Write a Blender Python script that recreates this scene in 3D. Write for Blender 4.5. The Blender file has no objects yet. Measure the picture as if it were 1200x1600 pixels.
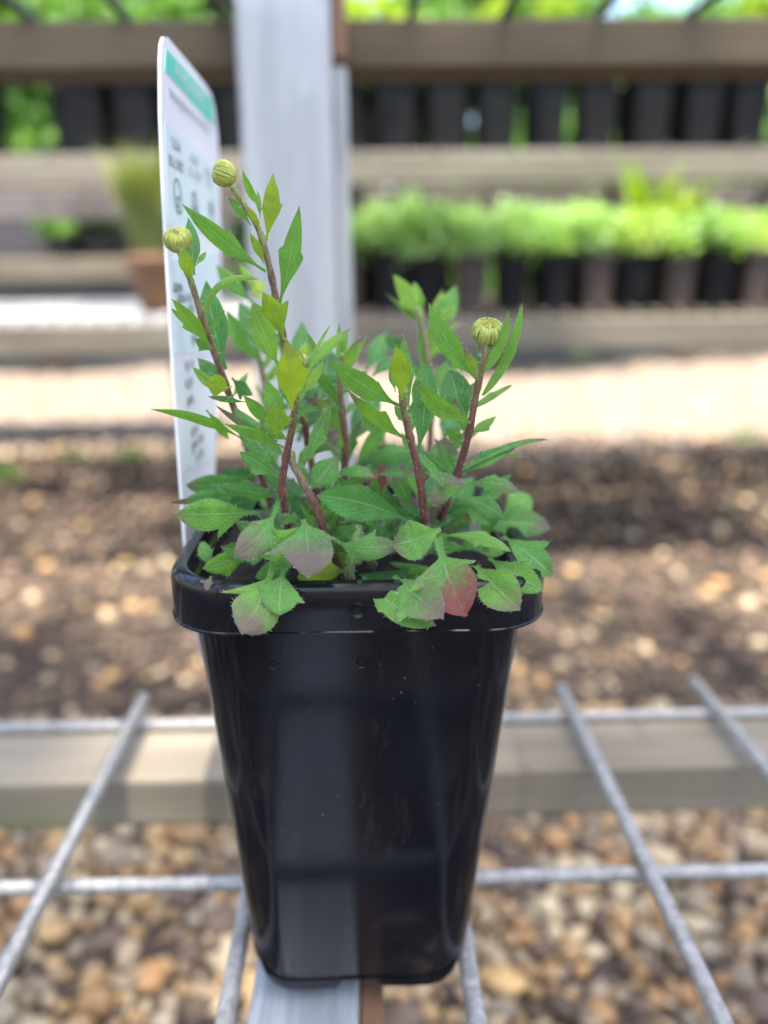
import bpy, math, random
from mathutils import Vector, Matrix, noise
R = math.radians
rnd = random.Random(7)
SC = bpy.context.scene
COL = SC.collection

# ------------------------------------------------------------------ camera
CAMZ = 0.50
FPX = 1200.0
YAW, PITCH, ROLL = R(1.3), R(17.1), R(0.7)
fw = Vector((math.sin(YAW)*math.cos(PITCH), math.cos(YAW)*math.cos(PITCH), -math.sin(PITCH)))
r0 = Vector((math.cos(YAW), -math.sin(YAW), 0))
u0 = r0.cross(fw)
rt = r0*math.cos(ROLL) - u0*math.sin(ROLL)
up = u0*math.cos(ROLL) + r0*math.sin(ROLL)
CAM = Vector((0, 0, CAMZ))
cd = bpy.data.cameras.new('camera')
cam = bpy.data.objects.new('camera', cd)
COL.objects.link(cam)
m = Matrix((rt, up, -fw)).transposed().to_4x4()
m.translation = CAM
cam.matrix_world = m
cd.sensor_fit = 'VERTICAL'
cd.sensor_height = 36.0
cd.lens = 27.0
cd.clip_start = 0.005
cd.clip_end = 500
cd.dof.use_dof = True
cd.dof.focus_distance = 0.189
cd.dof.aperture_fstop = 4.8
SC.camera = cam

# ------------------------------------------------------------------ world, sun, exposure
SUN_EL, SUN_AZ = 77.0, -20.0     # high sun behind the camera, a little to its right
w = bpy.data.worlds.new('World')
SC.world = w
w.use_nodes = True
nt = w.node_tree
sky = nt.nodes.new('ShaderNodeTexSky')
sky.sky_type = 'NISHITA'
sky.sun_disc = False
sky.sun_elevation = R(SUN_EL)
sky.sun_rotation = R(180 + SUN_AZ)
sky.dust_density = 2.6
sky.ozone_density = 0.7
bg = nt.nodes['Background']
nt.links.new(sky.outputs[0], bg.inputs[0])
bg.inputs[1].default_value = 0.125
sl = bpy.data.lights.new('sun', 'SUN')
sl.energy = 3.4
sl.angle = R(0.5)
sl.color = (1.0, 0.94, 0.84)
so = bpy.data.objects.new('sun', sl)
COL.objects.link(so)
sd = Vector((math.sin(R(SUN_AZ))*math.cos(R(SUN_EL)), math.cos(R(SUN_AZ))*math.cos(R(SUN_EL)), -math.sin(R(SUN_EL))))
so.rotation_euler = sd.to_track_quat('-Z', 'Y').to_euler()
so.location = (0, -3, 4)
vs = SC.view_settings
vs.view_transform = 'Standard'
vs.look = 'None'
vs.exposure = 2.5
vs.gamma = 1.0
vs.use_curve_mapping = False
SC.cycles.use_denoising = True
SC.cycles.max_bounces = 8
SC.cycles.transparent_max_bounces = 8

# ------------------------------------------------------------------ helpers
def ray(px, py):
    return fw*FPX + rt*(px-600) + up*(800-py)
def at(px, py, Y):                 # point of that sight line at distance Y into the scene
    d = ray(px, py)
    return CAM + d*(Y/d.y)
def on_z(px, py, z):
    d = ray(px, py)
    return CAM + d*((z-CAMZ)/d.z)
def on_x(px, py, x):
    d = ray(px, py)
    return CAM + d*(x/d.x)

def tag(o, label=None, cat=None, group=None, kind=None):
    if label: o['label'] = label
    if cat: o['category'] = cat
    if group: o['group'] = group
    if kind: o['kind'] = kind
    return o
def empty(name, loc=(0, 0, 0), rz=0.0):
    o = bpy.data.objects.new(name, None)
    o.empty_display_size = 0.02
    COL.objects.link(o)
    o.location = loc
    o.rotation_euler = (0, 0, rz)
    return o
def link(name, me, mat=None, parent=None, loc=None):
    o = bpy.data.objects.new(name, me)
    COL.objects.link(o)
    if mat is not None and len(me.materials) == 0:
        me.materials.append(mat)
    if parent is not None:
        o.parent = parent
    if loc is not None:
        o.location = loc
    return o
def copy_tree(o, parent=None):
    c = o.copy()
    COL.objects.link(c)
    c.parent = parent
    for ch in list(o.children):
        copy_tree(ch, c)
    return c

class MB:
    def __init__(s):
        s.v = []; s.f = []; s.uv = {}; s.at = []
    def add(s, vs_, fs):
        k = len(s.v)
        s.v += [tuple(p) for p in vs_]
        s.f += [tuple(i+k for i in f) for f in fs]
        return k
    def box(s, lo, hi, jit=0.0):
        x0, y0, z0 = lo; x1, y1, z1 = hi
        vs_ = [(x0,y0,z0),(x1,y0,z0),(x1,y1,z0),(x0,y1,z0),(x0,y0,z1),(x1,y0,z1),(x1,y1,z1),(x0,y1,z1)]
        if jit: vs_ = [tuple(c+rnd.uniform(-jit, jit) for c in p) for p in vs_]
        s.add(vs_, [(0,3,2,1),(4,5,6,7),(0,1,5,4),(1,2,6,5),(2,3,7,6),(3,0,4,7)])
    def tube(s, pts, rad, n=8, prof=None, caps=True):
        pts = [Vector(p) for p in pts]
        rings = []
        ref = None
        for i, p in enumerate(pts):
            t = (pts[min(i+1, len(pts)-1)] - pts[max(i-1, 0)]).normalized()
            if ref is None:
                ref = Vector((0, 0, 1)) if abs(t.z) < 0.9 else Vector((1, 0, 0))
            a = ref.cross(t).normalized()
            b = t.cross(a).normalized()
            ref = b
            r_ = rad[i] if isinstance(rad, (list, tuple)) else rad
            ring = []
            for j in range(n):
                an = 2*math.pi*j/n
                q = r_*(prof[j] if prof else 1.0)
                ring.append(p + a*math.cos(an)*q + b*math.sin(an)*q)
            rings.append(s.add(ring, []))
        for i in range(len(rings)-1):
            for j in range(n):
                s.f.append((rings[i]+j, rings[i]+(j+1) % n, rings[i+1]+(j+1) % n, rings[i+1]+j))
        if caps:
            s.f.append(tuple(rings[0]+j for j in reversed(range(n))))
            s.f.append(tuple(rings[-1]+j for j in range(n)))
    def mesh(s, name='mesh', smooth=False):
        me = bpy.data.meshes.new(name)
        me.from_pydata(s.v, [], s.f)
        me.update()
        if smooth:
            me.polygons.foreach_set('use_smooth', [True]*len(me.polygons))
        return me
    def build(s, name, mat, parent=None, smooth=False, bevel=0.0, loc=None):
        o = link(name, s.mesh(name, smooth), mat, parent, loc)
        if bevel:
            b = o.modifiers.new('bevel', 'BEVEL'); b.width = bevel; b.segments = 2; b.limit_method = 'ANGLE'
        return o

# ------------------------------------------------------------------ materials
def mat_new(name):
    m_ = bpy.data.materials.new(name)
    m_.use_nodes = True
    n_ = m_.node_tree
    return m_, n_, n_.nodes['Principled BSDF']
def nd(n_, typ, **kw):
    x = n_.nodes.new(typ)
    for k, v_ in kw.items():
        if k in ('inp',):
            for a, b in v_.items(): x.inputs[a].default_value = b
        else:
            setattr(x, k, v_)
    return x
def ramp(n_, stops, interp='LINEAR'):
    r_ = n_.nodes.new('ShaderNodeValToRGB')
    r_.color_ramp.interpolation = interp
    e = r_.color_ramp.elements
    while len(e) < len(stops): e.new(0.5)
    for el, (p, c) in zip(e, stops):
        el.position = p
        el.color = (*c, 1) if len(c) == 3 else c
    return r_
def L(n_, a, b): n_.links.new(a, b)
def mixc(n_, fac, a, b, mode='MIX'):
    x = n_.nodes.new('ShaderNodeMix'); x.data_type = 'RGBA'; x.blend_type = mode
    for sock, val in ((x.inputs[0], fac), (x.inputs[6], a), (x.inputs[7], b)):
        if hasattr(val, 'is_linked'): L(n_, val, sock)
        elif isinstance(val, (tuple, list)): sock.default_value = (*val, 1)
        else: sock.default_value = val
    return x.outputs[2]
def noise_mat(name, stops, scale=20, rough=0.7, bump=0.2, detail=6, stretch=(1,1,1), metallic=0.0, bscale=None, bdist=0.001, spec=0.5, dist=0.0):
    m_, n_, b = mat_new(name)
    tc = nd(n_, 'ShaderNodeTexCoord'); mp = nd(n_, 'ShaderNodeMapping')
    mp.inputs['Scale'].default_value = stretch
    L(n_, tc.outputs['Object'], mp.inputs[0])
    nz = nd(n_, 'ShaderNodeTexNoise', inp={'Scale': scale, 'Detail': detail, 'Roughness': 0.62, 'Distortion': dist})
    L(n_, mp.outputs[0], nz.inputs['Vector'])
    cr = ramp(n_, stops)
    L(n_, nz.outputs[0], cr.inputs[0]); L(n_, cr.outputs[0], b.inputs['Base Color'])
    b.inputs['Roughness'].default_value = rough; b.inputs['Metallic'].default_value = metallic
    b.inputs['Specular IOR Level'].default_value = spec
    if bump:
        n2 = nd(n_, 'ShaderNodeTexNoise', inp={'Scale': bscale or scale*4, 'Detail': 5})
        L(n_, mp.outputs[0], n2.inputs['Vector'])
        bp = nd(n_, 'ShaderNodeBump', inp={'Strength': bump, 'Distance': bdist})
        L(n_, n2.outputs[0], bp.inputs['Height']); L(n_, bp.outputs[0], b.inputs['Normal'])
    return m_

def leaf_mat(name, detailed=True, cols=None, trans=0.32):
    m_, n_, b = mat_new(name)
    out = n_.nodes['Material Output']
    tc = nd(n_, 'ShaderNodeTexCoord')
    oi = nd(n_, 'ShaderNodeObjectInfo')
    if detailed:
        uv = nd(n_, 'ShaderNodeUVMap'); sx = nd(n_, 'ShaderNodeSeparateXYZ'); L(n_, uv.outputs[0], sx.inputs[0])
        def oattr(nm):
            a = nd(n_, 'ShaderNodeAttribute', attribute_type='OBJECT', attribute_name=nm); return a.outputs['Fac']
        def mth(op, a, b_=None, clamp=False):
            x = nd(n_, 'ShaderNodeMath', operation=op, use_clamp=clamp)
            for i, val in enumerate((a, b_)):
                if val is None: continue
                if hasattr(val, 'is_linked'): L(n_, val, x.inputs[i])
                else: x.inputs[i].default_value = val
            return x.outputs[0]
        base = ramp(n_, [(0.0, (0.028, 0.145, 0.050)), (0.35, (0.062, 0.250, 0.040)), (0.7, (0.160, 0.370, 0.018)), (1.0, (0.34, 0.45, 0.008))])
        L(n_, oattr('tone'), base.inputs[0])
        nz = nd(n_, 'ShaderNodeTexNoise', inp={'Scale': 160, 'Detail': 5, 'Roughness': 0.6}); L(n_, tc.outputs['Object'], nz.inputs['Vector'])
        var = ramp(n_, [(0.30, (0.72, 0.74, 0.70)), (0.70, (1.22, 1.18, 1.2))]); L(n_, nz.outputs[0], var.inputs[0])
        c1 = mixc(n_, 1.0, base.outputs[0], var.outputs[0], 'MULTIPLY')
        # pale felt of hairs
        nf = nd(n_, 'ShaderNodeTexNoise', inp={'Scale': 2200, 'Detail': 3, 'Roughness': 0.7}); L(n_, tc.outputs['Object'], nf.inputs['Vector'])
        ff = ramp(n_, [(0.46, (0, 0, 0)), (0.70, (1, 1, 1))]); L(n_, nf.outputs[0], ff.inputs[0])
        felt = mth('MULTIPLY', ff.outputs[0], mth('ADD', mth('MULTIPLY', oattr('felt'), 0.46), 0.05))
        c1 = mixc(n_, felt, c1, (0.34, 0.52, 0.34))
        # midrib and side veins
        av = mth('ABSOLUTE', mth('SUBTRACT', sx.outputs[1], 0.5))
        rib = nd(n_, 'ShaderNodeMapRange', inp={1: 0.0, 2: 0.045, 3: 0.75, 4: 0.0}); L(n_, av, rib.inputs[0])
        wv = mth('SINE', mth('MULTIPLY', mth('SUBTRACT', sx.outputs[0], mth('MULTIPLY', av, 0.9)), 46.0))
        vein = nd(n_, 'ShaderNodeMapRange', inp={1: 0.86, 2: 1.0, 3: 0.0, 4: 0.30}); L(n_, wv, vein.inputs[0])
        vm = mth('MAXIMUM', rib.outputs[0], vein.outputs[0], True)
        c2 = mixc(n_, vm, c1, (0.30, 0.42, 0.20))
        # purple pigment towards the tip and along the margin
        n3 = nd(n_, 'ShaderNodeTexNoise', inp={'Scale': 260, 'Detail': 5, 'Roughness': 0.7}); L(n_, tc.outputs['Object'], n3.inputs['Vector'])
        tipm = mth('ADD', mth('SUBTRACT', sx.outputs[0], 1.12), mth('MULTIPLY', oattr('purple'), 0.88))
        tipm = mth('ADD', tipm, mth('MULTIPLY', mth('SUBTRACT', n3.outputs[0], 0.5), 0.95))
        tm = nd(n_, 'ShaderNodeMapRange', inp={1: 0.0, 2: 0.42, 3: 0.0, 4: 0.88}); L(n_, tipm, tm.inputs[0])
        edge = nd(n_, 'ShaderNodeMapRange', inp={1: 0.455, 2: 0.50, 3: 0.0, 4: 0.55}); L(n_, av, edge.inputs[0])
        em = mth('MULTIPLY', edge.outputs[0], sx.outputs[0])
        spike = nd(n_, 'ShaderNodeMapRange', inp={1: 0.955, 2: 1.0, 3: 0.0, 4: 0.9}); L(n_, sx.outputs[0], spike.inputs[0])
        pm = mth('MAXIMUM', mth('MAXIMUM', tm.outputs[0], em), spike.outputs[0], True)
        red = mixc(n_, oattr('red'), (0.19, 0.115, 0.115), (0.27, 0.035, 0.065))
        c3 = mixc(n_, pm, c2, red)
        colo = c3
        hm = mth('ADD', mth('MULTIPLY', nz.outputs[0], 0.9), mth('MULTIPLY', vm, 0.35))
        hm = mth('ADD', hm, mth('MULTIPLY', nf.outputs[0], 0.5))
        bp = nd(n_, 'ShaderNodeBump', inp={'Strength': 0.8, 'Distance': 0.0007}); L(n_, hm, bp.inputs['Height'])
        L(n_, bp.outputs[0], b.inputs['Normal'])
        b.inputs['Sheen Weight'].default_value = 0.25
        b.inputs['Sheen Roughness'].default_value = 0.4
    else:
        nz = nd(n_, 'ShaderNodeTexNoise', inp={'Scale': 9, 'Detail': 3}); L(n_, tc.outputs['Object'], nz.inputs['Vector'])
        cr = ramp(n_, [(0.3, cols[0]), (0.7, cols[1])]); L(n_, nz.outputs[0], cr.inputs[0])
        colo = cr.outputs[0]
    L(n_, colo, b.inputs['Base Color'])
    b.inputs['Roughness'].default_value = 0.46
    b.inputs['Specular IOR Level'].default_value = 0.4
    tr = nd(n_, 'ShaderNodeBsdfTranslucent')
    tcol = mixc(n_, 1.0, colo, (1.25, 1.35, 0.55), 'MULTIPLY'); L(n_, tcol, tr.inputs[0])
    mx = nd(n_, 'ShaderNodeMixShader', inp={0: trans})
    L(n_, b.outputs[0], mx.inputs[1]); L(n_, tr.outputs[0], mx.inputs[2]); L(n_, mx.outputs[0], out.inputs[0])
    return m_

M = {}
M['leaf'] = leaf_mat('daisy_leaf')
M['fol_green'] = leaf_mat('foliage_green', False, [(0.08, 0.18, 0.03), (0.18, 0.33, 0.06)], 0.45)
M['fol_dark'] = leaf_mat('foliage_dark', False, [(0.025, 0.06, 0.018), (0.06, 0.12, 0.03)], 0.3)
M['fol_yellow'] = leaf_mat('foliage_yellow', False, [(0.20, 0.30, 0.02), (0.36, 0.43, 0.04)], 0.5)
M['fol_grey'] = leaf_mat('foliage_grey', False, [(0.26, 0.40, 0.13), (0.42, 0.56, 0.25)], 0.5)
M['fol_fresh'] = leaf_mat('foliage_fresh', False, [(0.20, 0.33, 0.09), (0.36, 0.50, 0.19)], 0.5)
M['fol_lime'] = leaf_mat('foliage_lime', False, [(0.30, 0.40, 0.09), (0.44, 0.54, 0.18)], 0.5)
M['fol_tan'] = leaf_mat('foliage_tan', False, [(0.15, 0.19, 0.04), (0.30, 0.30, 0.10)], 0.3)
M['soil'] = noise_mat('potting_mix', [(0.3, (0.003, 0.002, 0.0015)), (0.7, (0.014, 0.009, 0.006))], 300, 0.95, 0.8, bdist=0.002)
M['wood_grey'] = noise_mat('weathered_timber', [(0.25, (0.085, 0.068, 0.046)), (0.5, (0.15, 0.125, 0.09)), (0.75, (0.21, 0.185, 0.14))], 30, 0.85, 0.5, stretch=(0.12, 1, 1))
M['wood_dark'] = noise_mat('dark_timber', [(0.25, (0.080, 0.056, 0.028)), (0.5, (0.135, 0.098, 0.052)), (0.75, (0.19, 0.14, 0.078))], 26, 0.8, 0.5, stretch=(0.12, 1, 1))  # plain dark brown timber tone for the upper beams and trunks
M['wood_brown'] = noise_mat('brown_timber', [(0.3, (0.17, 0.085, 0.045)), (0.7, (0.30, 0.17, 0.095))], 40, 0.8, 0.4, stretch=(1, 0.12, 0.12))
M['sleeper'] = noise_mat('grey_sleeper', [(0.3, (0.105, 0.09, 0.088)), (0.7, (0.19, 0.165, 0.16))], 14, 0.85, 0.4, stretch=(0.15, 1, 1))
M['terracotta'] = noise_mat('terracotta', [(0.3, (0.09, 0.045, 0.022)), (0.7, (0.16, 0.08, 0.038))], 18, 0.8, 0.2)
M['brown_plastic'] = noise_mat('brown_plastic', [(0.3, (0.028, 0.016, 0.012)), (0.7, (0.06, 0.036, 0.028))], 12, 0.6, 0.0)

def mossy_timber():
    m_ = noise_mat('mossy_timber', [(0.22, (0.12, 0.095, 0.062)), (0.5, (0.235, 0.195, 0.138)), (0.8, (0.32, 0.28, 0.21))], 34, 0.85, 0.5, stretch=(0.10, 1, 1))
    n_ = m_.node_tree; b = n_.nodes['Principled BSDF']
    src = b.inputs['Base Color'].links[0].from_socket
    tc = nd(n_, 'ShaderNodeTexCoord'); sx = nd(n_, 'ShaderNodeSeparateXYZ'); L(n_, tc.outputs['Object'], sx.inputs[0])
    nz = nd(n_, 'ShaderNodeTexNoise', inp={'Scale': 12, 'Detail': 5}); L(n_, tc.outputs['Object'], nz.inputs['Vector'])
    # moss has grown along the lower half of the board
    mr = nd(n_, 'ShaderNodeMapRange', inp={1: 0.254, 2: 0.272, 3: 0.85, 4: 0.0}); L(n_, sx.outputs[2], mr.inputs[0])
    cr = ramp(n_, [(0.40, (0, 0, 0)), (0.68, (1, 1, 1))]); L(n_, nz.outputs[0], cr.inputs[0])
    mu = nd(n_, 'ShaderNodeMath', operation='MULTIPLY'); L(n_, mr.outputs[0], mu.inputs[0]); L(n_, cr.outputs[0], mu.inputs[1])
    L(n_, mixc(n_, mu.outputs[0], src, (0.15, 0.175, 0.055)), b.inputs['Base Color'])
    return m_
M['wood_moss'] = mossy_timber()

def galv(name, dark, light, scale, rough, metal, stretch=(1,1,1)):
    m_, n_, b = mat_new(name)
    tc = nd(n_, 'ShaderNodeTexCoord'); mp = nd(n_, 'ShaderNodeMapping'); mp.inputs['Scale'].default_value = stretch
    L(n_, tc.outputs['Object'], mp.inputs[0])
    vo = nd(n_, 'ShaderNodeTexVoronoi', inp={'Scale': scale}); L(n_, mp.outputs[0], vo.inputs['Vector'])
    nz = nd(n_, 'ShaderNodeTexNoise', inp={'Scale': scale*0.5, 'Detail': 7, 'Roughness': 0.65}); L(n_, mp.outputs[0], nz.inputs['Vector'])
    sp = nd(n_, 'ShaderNodeSeparateColor'); L(n_, vo.outputs['Color'], sp.inputs[0])
    ad = nd(n_, 'ShaderNodeMath', operation='MULTIPLY_ADD', inp={1: 0.35}); L(n_, sp.outputs[0], ad.inputs[0])
    m2 = nd(n_, 'ShaderNodeMath', operation='MULTIPLY', inp={1: 0.75}); L(n_, nz.outputs[0], m2.inputs[0]); L(n_, m2.outputs[0], ad.inputs[2])
    cr = ramp(n_, [(0.25, dark), (0.75, light)]); L(n_, ad.outputs[0], cr.inputs[0]); L(n_, cr.outputs[0], b.inputs['Base Color'])
    b.inputs['Metallic'].default_value = metal
    b.inputs['Roughness'].default_value = rough
    bp = nd(n_, 'ShaderNodeBump', inp={'Strength': 0.35, 'Distance': 0.0005}); L(n_, nz.outputs[0], bp.inputs['Height']); L(n_, bp.outputs[0], b.inputs['Normal'])
    return m_
M['galv_post'] = galv('galvanised_post', (0.38, 0.385, 0.375), (0.56, 0.555, 0.53), 60, 0.55, 0.25, (1, 1, 0.25))
M['galv_wire'] = galv('galvanised_wire', (0.21, 0.20, 0.18), (0.40, 0.385, 0.36), 400, 0.55, 0.3)
M['galv_joist'] = galv('galvanised_joist', (0.38, 0.41, 0.42), (0.60, 0.63, 0.64), 300, 0.45, 0.4, (1, 0.06, 1))
M['wire_dull'] = galv('dull_wire', (0.06, 0.055, 0.045), (0.12, 0.11, 0.10), 200, 0.7, 0.2)
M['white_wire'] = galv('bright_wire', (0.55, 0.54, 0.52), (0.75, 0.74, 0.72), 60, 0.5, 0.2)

def pot_mat():
    m_, n_, b = mat_new('black_plastic')
    tc = nd(n_, 'ShaderNodeTexCoord')
    nz = nd(n_, 'ShaderNodeTexNoise', inp={'Scale': 35, 'Detail': 8, 'Roughness': 0.7}); L(n_, tc.outputs['Object'], nz.inputs['Vector'])
    cr = ramp(n_, [(0.35, (0.0035, 0.0040, 0.0065)), (0.75, (0.009, 0.0095, 0.013))]); L(n_, nz.outputs[0], cr.inputs[0])
    vo = nd(n_, 'ShaderNodeTexVoronoi', inp={'Scale': 340, 'Randomness': 1.0}); L(n_, tc.outputs['Object'], vo.inputs['Vector'])
    n2 = nd(n_, 'ShaderNodeTexNoise', inp={'Scale': 28, 'Detail': 4}); L(n_, tc.outputs['Object'], n2.inputs['Vector'])
    dm = nd(n_, 'ShaderNodeMapRange', inp={1: 0.04, 2: 0.11, 3: 1.0, 4: 0.0}); L(n_, vo.outputs['Distance'], dm.inputs[0])
    g = nd(n_, 'ShaderNodeMapRange', inp={1: 0.56, 2: 0.66, 3: 0.0, 4: 0.6}); L(n_, n2.outputs[0], g.inputs[0])
    mu = nd(n_, 'ShaderNodeMath', operation='MULTIPLY'); L(n_, dm.outputs[0], mu.inputs[0]); L(n_, g.outputs[0], mu.inputs[1])
    # smears of dried soil
    mp = nd(n_, 'ShaderNodeMapping'); mp.inputs['Scale'].default_value = (60, 60, 14); L(n_, tc.outputs['Object'], mp.inputs[0])
    n4 = nd(n_, 'ShaderNodeTexNoise', inp={'Scale': 1, 'Detail': 9, 'Roughness': 0.75}); L(n_, mp.outputs[0], n4.inputs['Vector'])
    sm = nd(n_, 'ShaderNodeMapRange', inp={1: 0.57, 2: 0.80, 3: 0.0, 4: 0.34}); L(n_, n4.outputs[0], sm.inputs[0])
    c = mixc(n_, sm.outputs[0], cr.outputs[0], (0.11, 0.085, 0.065))
    L(n_, mixc(n_, mu.outputs[0], c, (0.25, 0.22, 0.20)), b.inputs['Base Color'])
    rr = nd(n_, 'ShaderNodeMapRange', inp={1: 0.3, 2: 0.75, 3: 0.06, 4: 0.18}); L(n_, nz.outputs[0], rr.inputs[0])
    ra = nd(n_, 'ShaderNodeMath', operation='ADD'); L(n_, rr.outputs[0], ra.inputs[0]); L(n_, sm.outputs[0], ra.inputs[1])
    L(n_, ra.outputs[0], b.inputs['Roughness'])
    b.inputs['Specular IOR Level'].default_value = 0.30
    bp = nd(n_, 'ShaderNodeBump', inp={'Strength': 0.10, 'Distance': 0.0004}); L(n_, n4.outputs[0], bp.inputs['Height']); L(n_, bp.outputs[0], b.inputs['Normal'])
    return m_
M['pot'] = pot_mat()

def stone_ramp(n_):
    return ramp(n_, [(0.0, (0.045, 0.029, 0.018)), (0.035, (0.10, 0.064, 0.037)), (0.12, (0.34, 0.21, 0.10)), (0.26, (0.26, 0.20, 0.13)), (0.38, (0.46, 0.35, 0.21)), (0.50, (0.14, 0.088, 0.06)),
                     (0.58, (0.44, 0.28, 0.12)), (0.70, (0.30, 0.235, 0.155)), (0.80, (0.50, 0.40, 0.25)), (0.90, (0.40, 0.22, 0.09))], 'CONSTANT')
def stone_mat(name, per_object):
    m_, n_, b = mat_new(name)
    tc = nd(n_, 'ShaderNodeTexCoord')
    src = nd(n_, 'ShaderNodeObjectInfo').outputs['Random'] if per_object else nd(n_, 'ShaderNodeAttribute', attribute_name='rnd').outputs['Fac']
    cr = stone_ramp(n_); L(n_, src, cr.inputs[0])
    nz = nd(n_, 'ShaderNodeTexNoise', inp={'Scale': 55 if not per_object else 1.6, 'Detail': 6, 'Roughness': 0.7}); L(n_, tc.outputs['Object'], nz.inputs['Vector'])
    va = ramp(n_, [(0.3, (0.6, 0.6, 0.6)), (0.72, (1.3, 1.26, 1.2))]); L(n_, nz.outputs[0], va.inputs[0])
    L(n_, mixc(n_, 1.0, cr.outputs[0], va.outputs[0], 'MULTIPLY'), b.inputs['Base Color'])
    b.inputs['Roughness'].default_value = 0.62
    return m_
M['pebble'] = stone_mat('pebble_stone', True)
M['gravel'] = stone_mat('gravel_stone', False)
M['dirt'] = noise_mat('dirt', [(0.3, (0.030, 0.020, 0.013)), (0.55, (0.075, 0.052, 0.034)), (0.75, (0.16, 0.12, 0.08))], 40, 0.95, 0.6, bdist=0.004)

# ------------------------------------------------------------------ the ground and its gravel
mb = MB()
mb.add([(-60, -30, 0), (60, -30, 0), (60, 90, 0), (-60, 90, 0)], [(0, 1, 2, 3)])
ground = tag(mb.build('ground', M['dirt']), kind='structure')

mb = MB()
ek = [(-30 + 0.25*i, 2.15 + 0.22*noise.noise(Vector((i*0.9, 1.5, 0))) + 0.12*noise.noise(Vector((i*2.7, 8.5, 0))), 0.004) for i in range(241)]
kk = mb.add(ek + [(p_[0], 6.6, 0.004) for p_ in ek], [])
mb.f += [(i, i+1, i+242, i+241) for i in range(240)]
M['sand'] = noise_mat('pale_sand', [(0.3, (0.095, 0.070, 0.054)), (0.55, (0.165, 0.128, 0.102)), (0.75, (0.30, 0.25, 0.21))], 11, 0.9, 0.5, bdist=0.004)
tag(mb.build('path', M['sand']), kind='structure')
def ico(sub):
    import bmesh
    bm = bmesh.new()
    bmesh.ops.create_icosphere(bm, subdivisions=sub, radius=1.0)
    vs_ = [v.co.copy() for v in bm.verts]
    fs = [tuple(v.index for v in f.verts) for f in bm.faces]
    bm.free()
    return vs_, fs
ICO1, ICO2 = ico(1), ico(2)
def stone_verts(base, seed):
    s_ = Vector((seed*7.31, seed*3.17, seed*1.93))
    return [v*(1.0 + 0.44*noise.noise(v*1.1 + s_) + 0.24*noise.noise(v*2.4 + s_)) for v in base]
PEB = []
for k in range(7):
    b_ = MB(); b_.add(stone_verts(ICO2[0], k+1), ICO2[1]); PEB.append(b_.mesh('pebble', True))
    PEB[-1].materials.append(M['pebble'])
STV = [stone_verts(ICO1[0], k+20) for k in range(12)]

occupied = {}
def free_spot(x, y, r_):
    c = 0.03
    i, j = int(math.floor(x/c)), int(math.floor(y/c))
    for a in range(i-2, i+3):
        for b_ in range(j-2, j+3):
            for (qx, qy, qr) in occupied.get((a, b_), ()):
                if (qx-x)**2 + (qy-y)**2 < (0.80*(qr+r_))**2: return False
    occupied.setdefault((i, j), []).append((x, y, r_))
    return True
def halfw(y): return 0.62*y + 0.10
near = []
tries = 0
while len(near) < 300 and tries < 60000:
    tries += 1
    y = 0.34 + 0.46*rnd.random()
    x = rnd.uniform(-1, 1)*halfw(y)
    r_ = rnd.choice((0.008, 0.0095, 0.011, 0.0125, 0.014))
    if free_spot(x, y, r_): near.append((x, y, r_))
near.sort(key=lambda t: t[1])
for (x, y, r_) in near:
    o = link('pebble', rnd.choice(PEB), None, ground, (x, y, r_*0.45))
    o.scale = (r_*rnd.uniform(0.9, 1.35), r_*rnd.uniform(0.75, 1.1), r_*rnd.uniform(0.62, 0.9))
    o.rotation_euler = (rnd.uniform(-0.5, 0.5), rnd.uniform(-0.5, 0.5), rnd.uniform(0, 6.28))
gv, gf, ga = [], [], []
def scatter(n, y0, y1, sizes, check=True, wide=1.0, xf=None, dark=0.0):
    for _ in range(n):
        y = y0 + (y1-y0)*rnd.random()
        x = rnd.uniform(-1, 1)*(xf(y) if xf else halfw(y)*wide)
        r_ = rnd.choice(sizes)
        if check and not free_spot(x, y, r_): continue
        k = len(gv)
        q = Matrix.Rotation(rnd.uniform(0, 6.28), 3, 'Z') @ Matrix.Rotation(rnd.uniform(-0.6, 0.6), 3, 'X')
        sx, sy, sz = r_*rnd.uniform(0.9, 1.35), r_*rnd.uniform(0.75, 1.1), r_*rnd.uniform(0.6, 0.9)
        c = Vector((x, y, r_*0.4))
        for v in rnd.choice(STV):
            p = q @ Vector((v.x*sx, v.y*sy, v.z*sz)); gv.append((p.x+c.x, p.y+c.y, p.z+c.z))
        gf.extend([(a+k, b_+k, d+k) for a, b_, d in ICO1[1]])
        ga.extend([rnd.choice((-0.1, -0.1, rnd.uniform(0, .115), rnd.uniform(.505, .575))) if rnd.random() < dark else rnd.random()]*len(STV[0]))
S_ = (0.005, 0.006, 0.0075, 0.009, 0.011)
scatter(7500, 0.34, 0.80, S_)
scatter(1800, 0.34, 0.80, (0.004, 0.005, 0.006), False)
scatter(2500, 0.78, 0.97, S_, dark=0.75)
scatter(11000, 0.95, 2.4, (0.007, 0.009, 0.011, 0.013, 0.016), dark=0.9)  # mid-ground stones mostly deep brown: mulch tone, plus shade put into their colour
scatter(2600, 2.2, 6.5, (0.009, 0.012, 0.016), False)
scatter(1600, -1.2, 0.34, (0.014, 0.018), False, xf=lambda y: 1.3)
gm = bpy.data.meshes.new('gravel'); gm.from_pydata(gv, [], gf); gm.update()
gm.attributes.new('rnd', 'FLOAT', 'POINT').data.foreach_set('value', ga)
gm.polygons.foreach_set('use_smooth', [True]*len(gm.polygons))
tag(link('gravel', gm, M['gravel'], ground), kind='stuff')

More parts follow.
